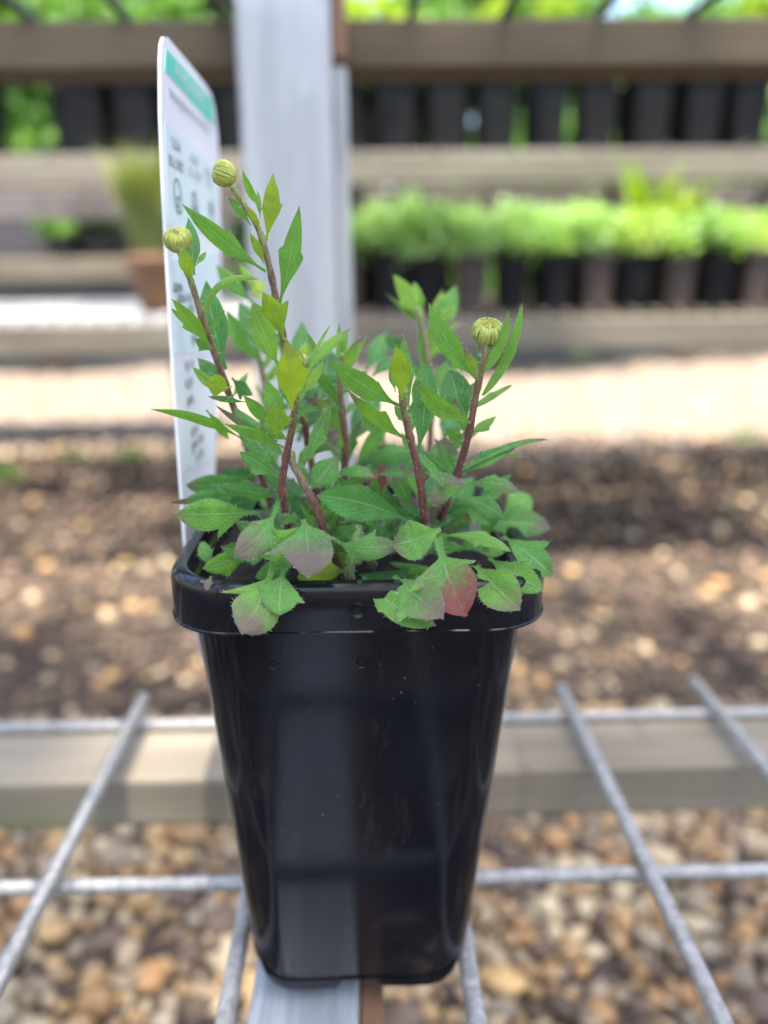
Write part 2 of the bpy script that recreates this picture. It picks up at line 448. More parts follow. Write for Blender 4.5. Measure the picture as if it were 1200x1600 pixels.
# ------------------------------------------------------------------ foliage builders
def leaf_card(b, c, d, wdir, ln, wd):
    nrm = d.cross(wdir).normalized()
    tip = c + d*ln + nrm*(-0.18*ln)
    mid = c + d*ln*0.5 + nrm*(0.06*ln)
    b.add([c, mid + wdir*wd*0.5 - nrm*wd*0.12, tip, mid - wdir*wd*0.5 - nrm*wd*0.12, mid], [(0, 1, 4), (1, 2, 4), (4, 2, 3), (0, 4, 3)])
def rdir(upb=0.0):
    while True:
        v = Vector((rnd.uniform(-1, 1), rnd.uniform(-1, 1), rnd.uniform(-1, 1)))
        if 0.05 < v.length < 1: break
    v.normalize(); v.z += upb
    return v.normalized()
def leaf_cloud(n, rad, height, z0, lsize, upb=0.5, clumps=9, shape=0.75):
    b = MB()
    cl = []
    for _ in range(clumps):
        a = rnd.uniform(0, 6.28); q = math.sqrt(rnd.random())*rad*0.75; h = rnd.uniform(0.15, 1.0)
        q *= (1 - shape*0.45*h)
        cl.append((Vector((q*math.cos(a), q*math.sin(a), z0 + h*height*0.85)), rnd.uniform(0.28, 0.5)*rad))
    for i in range(n):
        c, r_ = rnd.choice(cl)
        p = c + rdir()*r_*(rnd.random()**0.4)
        if p.z < z0*0.9: p.z = z0 + rnd.random()*0.1*height
        d = rdir(upb)
        wd = d.cross(rdir()).normalized()
        s_ = lsize*rnd.uniform(0.65, 1.25)
        leaf_card(b, p, d, wd, s_, s_*0.42)
    return b
def blades(n, rad, height, z0, width, lean=0.35):
    b = MB()
    for i in range(n):
        a = rnd.uniform(0, 6.28); q = rad*math.sqrt(rnd.random())*0.6
        p = Vector((q*math.cos(a), q*math.sin(a), z0))
        o = Vector((math.cos(a), math.sin(a), 0)); h = height*rnd.uniform(0.6, 1.05); l_ = lean*h*rnd.uniform(0.2, 1.2)
        wd = Vector((-o.y, o.x, 0)).lerp(Vector((rnd.uniform(-1, 1), rnd.uniform(-1, 1), 0)), 0.4).normalized()*width*0.5
        m1 = p + Vector((0, 0, h*0.55)) + o*l_*0.3; t_ = p + Vector((0, 0, h)) + o*l_
        b.add([p-wd*0.6, p+wd*0.6, m1+wd, m1-wd, t_], [(0, 1, 2, 3), (3, 2, 4)])
    return b

# ------------------------------------------------------------------ square nursery pot (shape shared by the near pot and the far rows)
def rsq(hw, rc, z, cx=0.0, cy=0.0, n=7):
    pts = []
    for q, (sx, sy) in enumerate(((1, 1), (-1, 1), (-1, -1), (1, -1))):
        for i in range(n):
            a = math.pi/2*q + (math.pi/2)*i/(n-1)
            pts.append((cx + sx*(hw-rc) + rc*math.cos(a), cy + sy*(hw-rc) + rc*math.sin(a), z))
    return pts
def loft(b, rings, close_first=False, close_last=False):
    ids = [b.add(r_, []) for r_ in rings]
    n = len(rings[0])
    for i in range(len(ids)-1):
        for j in range(n):
            b.f.append((ids[i]+j, ids[i]+(j+1) % n, ids[i+1]+(j+1) % n, ids[i+1]+j))
    if close_first: b.f.append(tuple(ids[0]+j for j in reversed(range(n))))
    if close_last: b.f.append(tuple(ids[-1]+j for j in range(n)))
    return ids

def far_pot(name, mat, hw=0.045, h=0.138):
    root = empty(name)
    b = MB(); loft(b, [rsq(hw*0.74, 0.012, 0, n=3), rsq(hw*0.88, 0.012, h*0.9, n=3)], True)
    b.build('pot_body', mat, root)
    b = MB(); loft(b, [rsq(hw*0.99, 0.012, h*0.89, n=3), rsq(hw, 0.012, h, n=3), rsq(hw*0.92, 0.010, h, n=3), rsq(hw*0.90, 0.010, h*0.92, n=3)])
    b.build('pot_rim', mat, root)
    b = MB(); b.add(rsq(hw*0.93, 0.010, h*0.93, n=3), [tuple(range(12))])
    b.build('potting_soil', M['soil'], root)
    return root

# ------------------------------------------------------------------ our bench: mesh shelf, joist, beams, post, upper tier
ZM = 0.284                       # axis of the long wires of the near shelf
DW = 0.0060
groove = [1.0]*16
for j in (4,): groove[j] = 0.80
def wire(parent, pts, r_, mat, prof=None, n=16):
    b = MB(); b.tube(pts, r_, n, prof); return b.build('wire', mat, parent, True)
def wobble(p0, p1, n, amp):
    p0, p1 = Vector(p0), Vector(p1)
    return [p0.lerp(p1, i/(n-1)) + Vector((rnd.uniform(-amp, amp), 0, rnd.uniform(-amp, amp)*0.6)) for i in range(n)]
XW = []
for pts in (((0, 1540), (110, 1322), (200, 1142)), ((358, 1598), (372, 1480)), ((746, 1598), (730, 1470)), ((1130, 1598), (1010, 1352), (905, 1125)), ((1196, 1205), (1120, 1100))):
    XW.append(sum(on_z(x, y, ZM).x for x, y in pts)/len(pts))
print('wire x', XW)
shelf = tag(empty('mesh_shelf', (0, 0, 0)), 'galvanised welded wire mesh shelf that the black pot stands on', 'shelf')
sp = (XW[3]-XW[0])/3
for k in range(0, 9):
    x = XW[k] if 0 <= k <= 4 else (XW[0] + k*sp if k < 0 else XW[4] + (k-4)*sp)
    wire(shelf, wobble((x, -0.25, ZM), (x + rnd.uniform(-.001, .001), 0.371 + rnd.uniform(-0.003, 0.0056), ZM), 9, 0.0004), DW/2, M['galv_wire'], groove)
YC = [on_z(160, 1388, ZM-DW).y, on_z(170, 1132, ZM-DW).y]
print('cross y', YC)
for y in (YC[0]-0.20, YC[0]-0.10, YC[0], YC[1]-0.003):
    wire(shelf, wobble((-0.75, y+0.006, ZM-DW*0.96), (0.75, y-0.006, ZM-DW*0.96), 7, 0.0004), DW/2*0.95, M['galv_wire'])
wv_ = MB(); wv_.add([(v.x*0.0042, v.y*0.0046, v.z*0.0034) for v in STV[3]], ICO1[1]); WELD = wv_.mesh('weld', True)
for x in XW:
    for y in YC: link('weld', WELD, M['galv_wire'], shelf, (x+rnd.uniform(-.0006, .0006), y+(0.006*-x/0.75), ZM-DW*0.48))
ZT = ZM - DW*0.96 - DW/2 + 0.0003        # top of what carries the mesh
b = MB(); b.box((-1.1, 0.3095, ZT-0.026), (1.1, 0.357, ZT))
tag(b.build('timber_rail', M['wood_moss'], bevel=0.002), 'weathered timber rail with green moss under the back edge of the mesh shelf', 'rail')
xj0, xj1 = on_z(386, 1590, ZT).x, on_z(561, 1590, ZT).x
b = MB(); b.box((xj0, -0.35, ZT-0.034), (xj1, 0.3075, ZT-0.0002))
tag(b.build('steel_joist', M['galv_joist'], bevel=0.002), 'pale galvanised steel joist running under the black pot', 'joist')
b = MB(); b.box((xj1+0.0004, -0.35, ZT-0.040), (xj1+0.0080, 0.3075, ZT-0.004))
tag(b.build('timber_batten', M['wood_brown'], bevel=0.0008), 'thin brown timber batten fixed along the side of the steel joist', 'batten')

DP = 0.57                        # post face
xl, xr = at(376, 215, DP).x, at(521, 215, DP).x
b = MB(); b.box((xl, DP, 0), (xr, DP+0.035, 1.25))
tag(b.build('steel_post', M['galv_post'], bevel=0.003), 'wide pale galvanised steel post behind the plant', 'post')
x2 = at(546, 300, DP+0.03).x
b = MB(); b.box((xr+0.0006, DP+0.012, 0), (x2, DP+0.034, at(532, 108, DP+0.02).z))
tag(b.build('steel_strut', M['galv_post'], bevel=0.002), 'narrow grey steel strut against the right side of the wide post', 'strut')
zb0, zb1 = at(900, 104, 0.606).z, at(900, 27, 0.606).z
b = MB(); b.box((xr+0.0006, DP+0.008, zb0), (at(541, 60, DP+0.02).x, DP+0.0345, zb0+0.30))
tag(b.build('timber_cleat', M['wood_brown'], bevel=0.001), 'small brown timber cleat above the narrow steel strut', 'cleat')
b = MB(); b.box((-1.3, 0.606, zb0), (1.3, 0.650, zb1))
tag(b.build('timber_beam', M['wood_dark'], bevel=0.002), 'dark timber beam carrying the upper mesh behind the wide post', 'beam')
ZU = zb1 + 0.0035
upper = tag(empty('mesh_shelf', (0, 0, ZU)), 'upper wire mesh shelf resting on the dark timber beam', 'shelf')
xs = at(340, 20, 0.60).x
for k in range(-18, 19):
    x = xs + 0.066*k
    if xl-0.004 < x < xr+0.016: x = xl-0.006 if k % 2 else xr+0.02
    wire(upper, wobble((x, -0.22, 0), (x, 0.645, 0), 4, 0.0004), 0.0032, M['wire_dull'], n=8)
for y in (-0.2, 0.0, 0.2, 0.4):
    wire(upper, [(-1.3, y, 0.0058), (1.3, y, 0.0058)], 0.0028, M['wire_dull'], n=8)
b = MB(); b.box((-1.3, -0.22, zb0), (1.3, -0.175, zb1))
tag(b.build('timber_beam', M['wood_dark'], bevel=0.002), 'dark timber beam carrying the other edge of the upper mesh', 'beam')

def fol_thing(name, b, mat, stems, label, cat, group, hgt):
    root = empty(name)
    tag(root, label, cat, group)
    b.build('foliage', mat, root)
    s_ = MB()
    for _ in range(stems):
        a = rnd.uniform(0, 6.28); q = hgt*0.16
        s_.tube([(0.2*q*math.cos(a), 0.2*q*math.sin(a), -0.012), (q*math.cos(a), q*math.sin(a), hgt*0.6)], [hgt*0.012, hgt*0.006], 5)
    s_.build('stem', M['wood_brown'], root)
    return root
def put(proto, i, loc, rz=0.0, s=1.0):
    if proto.get('used'): o = copy_tree(proto)
    else: o = proto
    proto['used'] = 1
    o.location = loc; o.rotation_euler = (0, 0, rz); o.scale = (s, s, s)
    if 'used' in o and o is not proto: del o['used']
    return o

# two unseen trees, added behind the camera to keep sun off the near bench
def added_shade_tree(x, y, zc, rx, rz, label):
    root = tag(empty('added_shade_tree', (x, y, 0)), label, 'tree', 'added shade trees out of view')
    s_ = MB()
    s_.tube([(0, 0, -0.1), (0.03, 0, zc*0.4), (0, 0.05, zc)], [0.13, 0.10, 0.05], 8)
    for k in range(7):
        a = k*0.9; h = zc - rz*0.9 + 0.2*k
        s_.tube([(0, 0, h), (0.4*rx*math.cos(a), 0.4*rx*math.sin(a), h+0.5), (0.75*rx*math.cos(a), 0.75*rx*math.sin(a), h+0.8)], [0.05, 0.03, 0.012], 6)
    s_.build('trunk', M['wood_dark'], root)
    cr = MB()
    cl = []
    for _ in range(95):
        d = rdir(); q = rnd.random()**0.33
        cl.append((Vector((d.x*rx*q, d.y*rx*q, zc + d.z*rz*q)), rnd.uniform(0.22, 0.42)))
    for _ in range(13000):
        c, r_ = rnd.choice(cl)
        d = rdir(-0.2); s2 = rnd.uniform(0.13, 0.24)
        leaf_card(cr, c + rdir()*r_*rnd.random()**0.4, d, d.cross(rdir()).normalized(), s2, s2*0.45)
    cr.build('crown', M['fol_green'], root)
rnd.seed(12)
added_shade_tree(-1.75, -3.00, 11.0, 1.95, 1.7, 'added tall tree, out of view, whose round leafy crown shades the near bench')
added_shade_tree(0.45, -3.05, 11.0, 1.90, 1.7, 'added tall tree, out of view, whose round leafy crown shades the near bench')

rnd.seed(5)
# ------------------------------------------------------------------ the bench across the aisle
DA, DB, DR = 1.62, 1.24, 1.96
za0, za1 = at(900, 284, DA).z, at(900, 236, DA).z
b = MB(); b.box((-2.6, DA, za0), (2.6, DA+0.04, za1)); bA = b.build('timber_beam', M['wood_grey'], bevel=0.003)
tag(bA, 'grey timber beam along the front of the shelf of black pots', 'beam')
zr0, zr1 = at(900, 334, DR).z, at(900, 290, DR).z
b = MB(); b.box((-2.6, DR, zr0), (2.6, DR+0.04, zr1))
tag(b.build('timber_beam', M['sleeper'], bevel=0.003), 'purplish grey timber beam at the back of the bench, above the bright foliage', 'beam')
zB0, zB1 = at(900, 546, DB).z, at(900, 497, DB).z
b = MB(); b.box((-2.6, DB, zB0), (2.6, DB+0.045, zB1))
tag(b.build('timber_beam', M['wood_grey'], bevel=0.003), 'low timber beam under the row of brown and black pots', 'beam')
b = MB(); b.box((-2.6, 2.1, zB0), (2.6, 2.145, zB1))
tag(b.build('timber_beam', M['sleeper'], bevel=0.003), 'low timber beam under the back edge of the empty slatted deck', 'beam')
for x in (-1.45, 1.55):
    for (y0, z1) in ((DA+0.042, za1-0.002), (DR+0.042, zr1)):
        b = MB(); b.box((x, y0, 0), (x+0.09, y0+0.07, z1))
        tag(b.build('timber_post', M['wood_grey'], bevel=0.004), 'timber post holding up the far bench', 'post', 'posts of the far bench')
deckA = tag(empty('mesh_shelf', (0, 0, za1+0.003)), 'wire mesh shelf under the black pots across the aisle', 'shelf')
for k in range(7):
    wire(deckA, [(-2.6, DA+0.02+k*0.055, 0), (2.6, DA+0.02+k*0.055, 0)], 0.003, M['wire_dull'], n=6)
for k in range(-17, 18):
    wire(deckA, [(k*0.15, DA-0.005, 0.0052), (k*0.15, DR+0.05, 0.0052)], 0.0028, M['wire_dull'], n=6)
deckB = tag(empty('slatted_shelf', (0, 0, zB1+0.001)), 'low shelf of pale sunlit slats below the purplish sleepers', 'shelf')
for k in range(-68, 69):
    b = MB(); x = k*0.036
    b.box((x-0.006, DB+0.003, 0), (x+0.006, 2.16, 0.010))
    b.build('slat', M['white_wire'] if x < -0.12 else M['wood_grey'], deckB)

ZA = za1 + 0.0086
ZB = zB1 + 0.0112
M['far_black'] = noise_mat('dusty_black_plastic', [(0.3, (0.004, 0.004, 0.0045)), (0.7, (0.012, 0.0115, 0.011))], 20, 0.6, 0.0, spec=0.15)
pA = tag(far_pot('nursery_pot', M['far_black'], 0.0435, 0.138), 'black square nursery pot in the row on the grey timber shelf across the aisle', 'pot', 'black pots on the far shelf')
pB = tag(far_pot('nursery_pot', M['far_black'], 0.040, 0.125), 'black nursery pot under bright foliage on the low slatted shelf', 'pot', 'black pots on the low shelf')
pBr = tag(far_pot('nursery_pot', M['brown_plastic'], 0.038, 0.115), 'brown nursery pot under bright foliage on the low slatted shelf', 'pot', 'brown pots on the low shelf')
def far_fol(name, kind, mat, label, group, rad, h, n, ls):
    b = leaf_cloud(n, rad, h, 0, ls, 0.6, 8) if kind == 'cloud' else blades(n, rad, h, 0, ls)
    return fol_thing(name, b, mat, 3, label, 'plant', group, h)
fA = [far_fol('leafy_plant', 'cloud', M['fol_green'], 'green leafy plant in a black pot on the grey timber shelf', 'green plants on the far shelf', 0.06, 0.13, 150, 0.034),
      far_fol('leafy_plant', 'cloud', M['fol_yellow'], 'yellow green leafy plant in a black pot on the grey timber shelf', 'yellow green plants on the far shelf', 0.06, 0.15, 150, 0.034),
      far_fol('leafy_plant', 'cloud', M['fol_dark'], 'dark green leafy plant in a black pot on the grey timber shelf', 'dark plants on the far shelf', 0.05, 0.09, 110, 0.034)]
fB = [far_fol('leafy_plant', 'cloud', M['fol_grey'], 'pale grey green plant on the low slatted shelf', 'pale plants on the low shelf', 0.075, 0.10, 420, 0.026),
      far_fol('leafy_plant', 'cloud', M['fol_fresh'], 'fresh green mounded plant on the low slatted shelf', 'green plants on the low shelf', 0.075, 0.09, 420, 0.026),
      far_fol('leafy_plant', 'cloud', M['fol_lime'], 'yellow green mounded plant on the low slatted shelf', 'yellow green plants on the low shelf', 0.066, 0.085, 300, 0.026)]
fUp = far_fol('strappy_plant', 'blades', M['fol_yellow'], 'vivid yellow green upright plant rising above the pale foliage', 'upright yellow green plants', 0.03, 0.17, 26, 0.016)
for row in range(2):
    y = DA + 0.07 + row*0.15
    for k in range(-11, 12):
        x = 0.37 + k*0.101 + row*0.03 + rnd.uniform(-.004, .004)
        px = 600 + (x - y*math.tan(YAW))*1200/(y*0.97)
        if 1160 < px < 1225 and row < 2: continue
        if 60 < px < 150 and row == 0: continue
        if -0.75 < x < -0.62 and row == 1: continue
        o_ = put(pA, 0, (x, y, ZA), rnd.uniform(-.12, .12), rnd.uniform(1.02, 1.10))
        tag(o_, 'black square nursery pot ' + ('at the front edge of' if row == 0 else 'in the second row of') + ' the grey timber shelf across the aisle', None, ('front' if row == 0 else 'second') + ' row of black pots on the far shelf')
        if rnd.random() < 0.92:
            ix = rnd.choices((0, 1, 2), (5, 3, 2))[0]
            o_ = put(fA[ix], 1, (x, y, ZA+0.133), rnd.uniform(0, 6.28), rnd.uniform(0.8, 1.3))
            nm = ('green', 'yellow green', 'dark green')[ix]
            tag(o_, nm + ' leafy plant ' + ('at the front edge of' if row == 0 else 'in the second row of') + ' the grey timber shelf', None, nm + ' plants in the ' + ('front' if row == 0 else 'second') + ' row of the far shelf')
for row in range(4):
    y = DB + 0.065 + row*0.082
    for k in range(0, 13):
        x = -0.025 + k*0.067 + rnd.uniform(-.004, .004) + row*0.012
        p_ = rnd.choice((pB, pBr, pBr))
        z = ZB
        o_ = put(p_, 0, (x, y, z), rnd.uniform(-.12, .12), rnd.uniform(0.70, 0.78))
        rw = ('front', 'second', 'third', 'last')[row]; pc = 'black' if p_ is pB else 'brown'
        tag(o_, pc + ' nursery pot in the ' + rw + ' row under bright foliage on the low slatted shelf', None, pc + ' pots in the ' + rw + ' row of the low shelf')
        i = rnd.choices((0, 1, 2), (5, 4, 1) if k < 7 else (4, 2, 5))[0]
        o_ = put(fB[i], 1, (x, y, z+0.080 if p_ is pB else z+0.074), rnd.uniform(0, 6.28), rnd.uniform(0.70, 0.92))
        nm = ('pale grey green', 'fresh green', 'yellow green')[i]
        tag(o_, nm + ' mounded plant in the ' + rw + ' row on the low shelf', None, nm + ' plants in the ' + rw + ' row of the low shelf')
for px in (1010, 1062):
    p = at(px, 330, DB+0.15)
    put(fUp, 0, (p.x, p.y, ZB+0.08), rnd.uniform(0, 6.28), rnd.uniform(0.80, 0.95))

# left end of the low shelf: round pot of grassy foliage, sleepers and a small plant
p = at(252, 505, 1.36)
rp = tag(empty('round_pot', (p.x, p.y, ZB)), 'round brown pot holding a grassy clump on the empty end of the slatted shelf', 'pot')
prof = [(0.040, 0.0), (0.056, 0.09), (0.060, 0.10), (0.066, 0.102), (0.067, 0.125), (0.060, 0.126), (0.058, 0.11)]
b = MB(); ids = []
for (r_, z) in prof:
    ids.append(b.add([(r_*math.cos(6.2832*j/20), r_*math.sin(6.2832*j/20), z) for j in range(20)], []))
for i in range(len(ids)-1):
    for j in range(20): b.f.append((ids[i]+j, ids[i]+(j+1) % 20, ids[i+1]+(j+1) % 20, ids[i+1]+j))
b.f.append(tuple(ids[0]+j for j in reversed(range(20))))
b.build('pot_body', M['terracotta'], rp, True)
b = MB(); b.add([(0.058*math.cos(6.2832*j/20), 0.058*math.sin(6.2832*j/20), 0.115) for j in range(20)], [tuple(range(20))]); b.build('potting_soil', M['soil'], rp)
g_ = far_fol('grassy_plant', 'blades', M['fol_tan'], 'tan and green grassy clump in the round brown pot', None, 0.07, 0.24, 520, 0.007)
g_.location = (p.x, p.y, ZB+0.112*0.75); g_.scale = (0.75,)*3; rp.scale = (0.75,)*3

YS = 2.30
zs = [at(100, y, YS).z for y in (482, 441, 404, 318, 286)]
XS0, XS1 = -3.2, at(330, 400, YS).x
def sleeper(name, lo, hi, mat, label, cat='sleeper'):
    b = MB(); b.box(lo, hi); return tag(b.build(name, mat, bevel=0.006), label, cat)
for x in (-2.8, -1.6, XS1-0.15):
    b = MB(); b.box((x, YS+0.06, 0), (x+0.1, YS+0.16, zs[0])); tag(b.build('timber_stump', M['sleeper'], bevel=0.004), 'short timber stump under the purplish sleepers', 'stump', 'stumps under the sleepers')
sleeper('timber_sleeper', (XS0, YS, zs[0]-0.004), (XS1, YS+0.20, zs[1]), M['sleeper'], 'purplish grey sleeper just above the pale slats')
sleeper('capping_board', (XS0, YS-0.02, zs[1]), (XS1, YS+0.30, zs[2]), M['wood_grey'], 'pale timber capping board between the two purplish sleepers', 'board')
sleeper('timber_sleeper', (XS0, YS+0.14, zs[2]), (XS1, YS+0.30, zs[3]), M['sleeper'], 'taller purplish grey sleeper behind the small green potted plant')
sleeper('capping_board', (XS0, YS+0.10, zs[3]), (XS1, YS+0.34, zs[4]), M['wood_grey'], 'pale timber board on top of the taller sleeper', 'board')
for (px, s, mt, lab) in ((105, 1.0, 'fol_green', 'small bright green plant in a dark pot on the pale capping board'), (165, 0.85, 'fol_dark', 'small dark green plant beside the bright one on the pale capping board')):
    p = at(px, 402, YS+0.06)
    q = far_pot('nursery_pot', M['pot'], 0.05, 0.07)
    tag(q, 'low dark pot holding the ' + ('small bright green plant' if px == 105 else 'small dark green plant') + ' on the capping board', 'pot')
    q.location = (p.x, YS+0.055, zs[2]); q.scale = (0.9,)*3
    f = far_fol('leafy_plant', 'cloud', M[mt], lab, None, 0.10*s, 0.10*s, 260, 0.04)
    f.location = (p.x, YS+0.055, zs[2]+0.056); f.scale = (0.9,)*3

# shrubs and trees beyond the bench
def big_shrub(x, y, h, rad, mat, label):
    root = tag(empty('garden_shrub', (x, y, 0)), label, 'shrub', 'shrubs beyond the far bench')
    s_ = MB()
    for k in range(5):
        a = k*1.256 + rnd.uniform(-.3, .3)
        s_.tube([(0.04*math.cos(a), 0.04*math.sin(a), -0.05), (0.25*rad*math.cos(a), 0.25*rad*math.sin(a), h*0.45), (0.6*rad*math.cos(a), 0.6*rad*math.sin(a), h*0.85)], [0.035, 0.022, 0.008], 6)
    s_.build('trunk', M['wood_brown'], root)
    leaf_cloud(5200, rad, h*0.95, h*0.06, 0.15, 0.2, 26, 0.3).build('crown', M[mat], root)
SH = [(-3.4, 4.6, 2.3, 0.95, 'fol_dark', 'dark green shrub beyond the far bench'), (-1.9, 4.9, 2.5, 0.95, 'fol_green', 'mid green shrub beyond the far bench'),
      (-0.5, 5.2, 2.4, 0.9, 'fol_dark', 'dark green shrub beyond the far bench'), (0.8, 4.7, 2.5, 0.95, 'fol_green', 'mid green shrub beyond the far bench'),
      (2.1, 5.1, 2.4, 0.95, 'fol_green', 'mid green shrub beyond the far bench'), (3.5, 4.8, 2.3, 0.95, 'fol_dark', 'dark green shrub beyond the far bench'),
      (-4.8, 6.6, 2.9, 1.2, 'fol_green', 'mid green shrub beyond the far bench'), (5.2, 6.4, 2.9, 1.2, 'fol_green', 'mid green shrub beyond the far bench')]
for s_ in SH: big_shrub(*s_)
# weeds in the gravel
for (px, py) in ((120, 724), (205, 722), (14, 752), (1165, 690)):
    p = on_z(px, py, 0.0)
    wd_ = MB()
    for _ in range(26): leaf_card(wd_, Vector((rnd.uniform(-.02, .02), rnd.uniform(-.02, .02), 0.012)), rdir(0.8), rdir(), rnd.uniform(0.02, 0.05), 0.018)
    tag(wd_.build('weed', M['fol_green'], loc=(p.x, p.y, 0.0)), 'small green weed growing in the gravel', 'weed', 'weeds in the gravel')

rnd.seed(21)
# ------------------------------------------------------------------ the black pot
PC = Vector((-0.0055, 0.2250, ZM-0.0030))
HP = 0.1462
pot = tag(empty('plant_pot', PC, R(1.0)), 'glossy black square plastic pot with a deep rounded rim on the wire shelf', 'pot')
pot.rotation_euler = (0, R(1.0), R(1.0))
def hw_at(t): return 0.0345 + (0.0455-0.0345)*t
b = MB()
rings = []
for t in (0.0, 0.045, 0.06, 0.25, 0.5, 0.75, 0.92):
    z = HP*t
    hw = hw_at(t) + (-0.0011 if t < 0.05 else 0.0)
    rings.append((hw, 0.0135, z))
# the lower skirt is notched in the middle of each side, so it is lofted by hand
n_ = 15
def dense(hw, rc, z):
    pts = []
    for q in range(4):
        a0 = math.pi/2*q
        for i in range(n_):
            a = a0 + math.pi/2*i/(n_-1)
            c = Vector((math.cos(a), math.sin(a), 0))
            s_ = ((1, 1), (-1, 1), (-1, -1), (1, -1))[q]
            pts.append((s_[0]*(hw-rc) + rc*c.x, s_[1]*(hw-rc) + rc*c.y, z))
        p0 = Vector(pts[-1]); nx = ((-1, 1), (-1, -1), (1, -1), (1, 1))[q]
        a = a0 + math.pi/2
        p1 = Vector((nx[0]*(hw-rc) + rc*math.cos(a), nx[1]*(hw-rc) + rc*math.sin(a), z))
        for u in (0.12, 0.3, 0.36, 0.62, 0.68, 0.86):
            pts.append(tuple(p0.lerp(p1, u)))
    return pts
R_ = [dense(*r_) for r_ in rings]
per = n_ + 6
for q in range(4):
    for i in (n_+2, n_+3):
        x, y, z = R_[0][q*per+i]; R_[0][q*per+i] = (x, y, HP*0.026)
    for i in (n_+1, n_+4):
        x, y, z = R_[0][q*per+i]; R_[0][q*per+i] = (x, y, HP*0.001)
loft(b, R_)
b.add(dense(0.0340, 0.0130, HP*0.028), [tuple(reversed(range(4*per)))])
b.build('pot_body', M['pot'], pot, True).data.set_sharp_from_angle(angle=R(28))
b = MB()
HR = 0.0496
loft(b, [dense(0.0442, 0.0140, HP*0.912), dense(HR-0.0012, 0.0165, HP*0.9115), dense(HR+0.0004, 0.0177, HP*0.9120), dense(HR+0.0004, 0.0177, HP*0.9145), dense(HR, 0.0175, HP*0.9165), dense(HR+0.0002, 0.0178, HP*0.985), dense(HR-0.0003, 0.0176, HP*0.996), dense(HR-0.0013, 0.0170, HP),
         dense(HR-0.0038, 0.0155, HP), dense(HR-0.0044, 0.0150, HP*0.994), dense(HR-0.0050, 0.0150, HP*0.972), dense(HR-0.0062, 0.0140, HP*0.968), dense(HR-0.0070, 0.0140, HP*0.90)])
rim = b.build('pot_rim', M['pot'], pot, True); rim.data.set_sharp_from_angle(angle=R(28))
# moulded marks: a round stud on the rim, small hexagons on the front face
def stud(px, py, r_, n, parent, name):
    d = ray(px, py)
    ti = 0
    zloc = None
    # front face plane of rim (y) or sloping body face, in pot space
    for it in range(6):
        z = (CAM + d*((PC.y-0.04)/d.y)).z if zloc is None else zloc
        t = (z-PC.z)/HP
        yy = PC.y - (HR if parent is rim else hw_at(min(max(t, 0), 1)))
        pt = CAM + d*(yy/d.y); zloc = pt.z
    b_ = MB()
    k = b_.add([(r_*math.cos(6.2832*j/n), 0.0003, r_*math.sin(6.2832*j/n)) for j in range(n)], [])
    k2 = b_.add([(r_*0.86*math.cos(6.2832*j/n), -0.00045, r_*0.86*math.sin(6.2832*j/n)) for j in range(n)], [])
    k3 = b_.add([(r_*0.62*math.cos(6.2832*j/n), -0.0003, r_*0.62*math.sin(6.2832*j/n)) for j in range(n)], [])
    k4 = b_.add([(r_*0.45*math.cos(6.2832*j/n), 0.0002, r_*0.45*math.sin(6.2832*j/n)) for j in range(n)], [])
    for a, c in ((k, k2), (k2, k3), (k3, k4)):
        for j in range(n): b_.f.append((a+j, a+(j+1) % n, c+(j+1) % n, c+j))
    b_.f.append(tuple(k4+j for j in range(n)))
    o = b_.build(name, M['pot'], parent)
    o.location = (pt.x-PC.x, pt.y-PC.y, pt.z-PC.z)
body = [c for c in pot.children if c.name.startswith('pot_body')][-1]
stud(538, 954, 0.0023, 18, rim, 'moulded_stud')
stud(409, 1040, 0.0013, 6, body, 'moulded_hexagon')
stud(548, 1036, 0.0018, 6, body, 'moulded_hexagon')
b = MB()
ns = 26
for i in range(ns+1):
    for j in range(ns+1):
        x = (i/ns-0.5)*0.088; y = (j/ns-0.5)*0.088
        b.v.append((x, y, HP*0.93 + 0.004*noise.noise(Vector((x*70, y*70, 3))) + 0.002*noise.noise(Vector((x*260, y*260, 5)))))
for i in range(ns):
    for j in range(ns):
        a = i*(ns+1)+j; b.f.append((a, a+ns+1, a+ns+2, a+1))
b.build('potting_soil', M['soil'], pot)
ZRIM = PC.z + HP
ZSOIL = PC.z + HP*0.93

# ------------------------------------------------------------------ the plant label
XL = -0.0560
def lp(px, py, x=XL): return on_x(px, py, x)
def label_mat(name, col, rough=0.35):
    m_, n_, b_ = mat_new(name)
    tc = nd(n_, 'ShaderNodeTexCoord'); nz = nd(n_, 'ShaderNodeTexNoise', inp={'Scale': 60, 'Detail': 4}); L(n_, tc.outputs['Object'], nz.inputs['Vector'])
    cr = ramp(n_, [(0.3, tuple(c*0.95 for c in col)), (0.7, col)]); L(n_, nz.outputs[0], cr.inputs[0]); L(n_, cr.outputs[0], b_.inputs['Base Color'])
    b_.inputs['Roughness'].default_value = rough
    return m_
M['lab_white'] = label_mat('label_white', (0.72, 0.73, 0.76))
M['lab_green'] = label_mat('label_green', (0.10, 0.58, 0.42))
M['lab_pale'] = label_mat('label_pale', (0.62, 0.72, 0.74))
M['lab_ink'] = label_mat('label_ink', (0.10, 0.11, 0.12))
M['lab_grey'] = label_mat('label_grey_ink', (0.30, 0.34, 0.35))
stake = empty('plant_label', (XL, 0.235, PC.z + 0.04))
tag(stake, 'tall white plastic plant label with a green band standing beside the black pot', 'plant label')
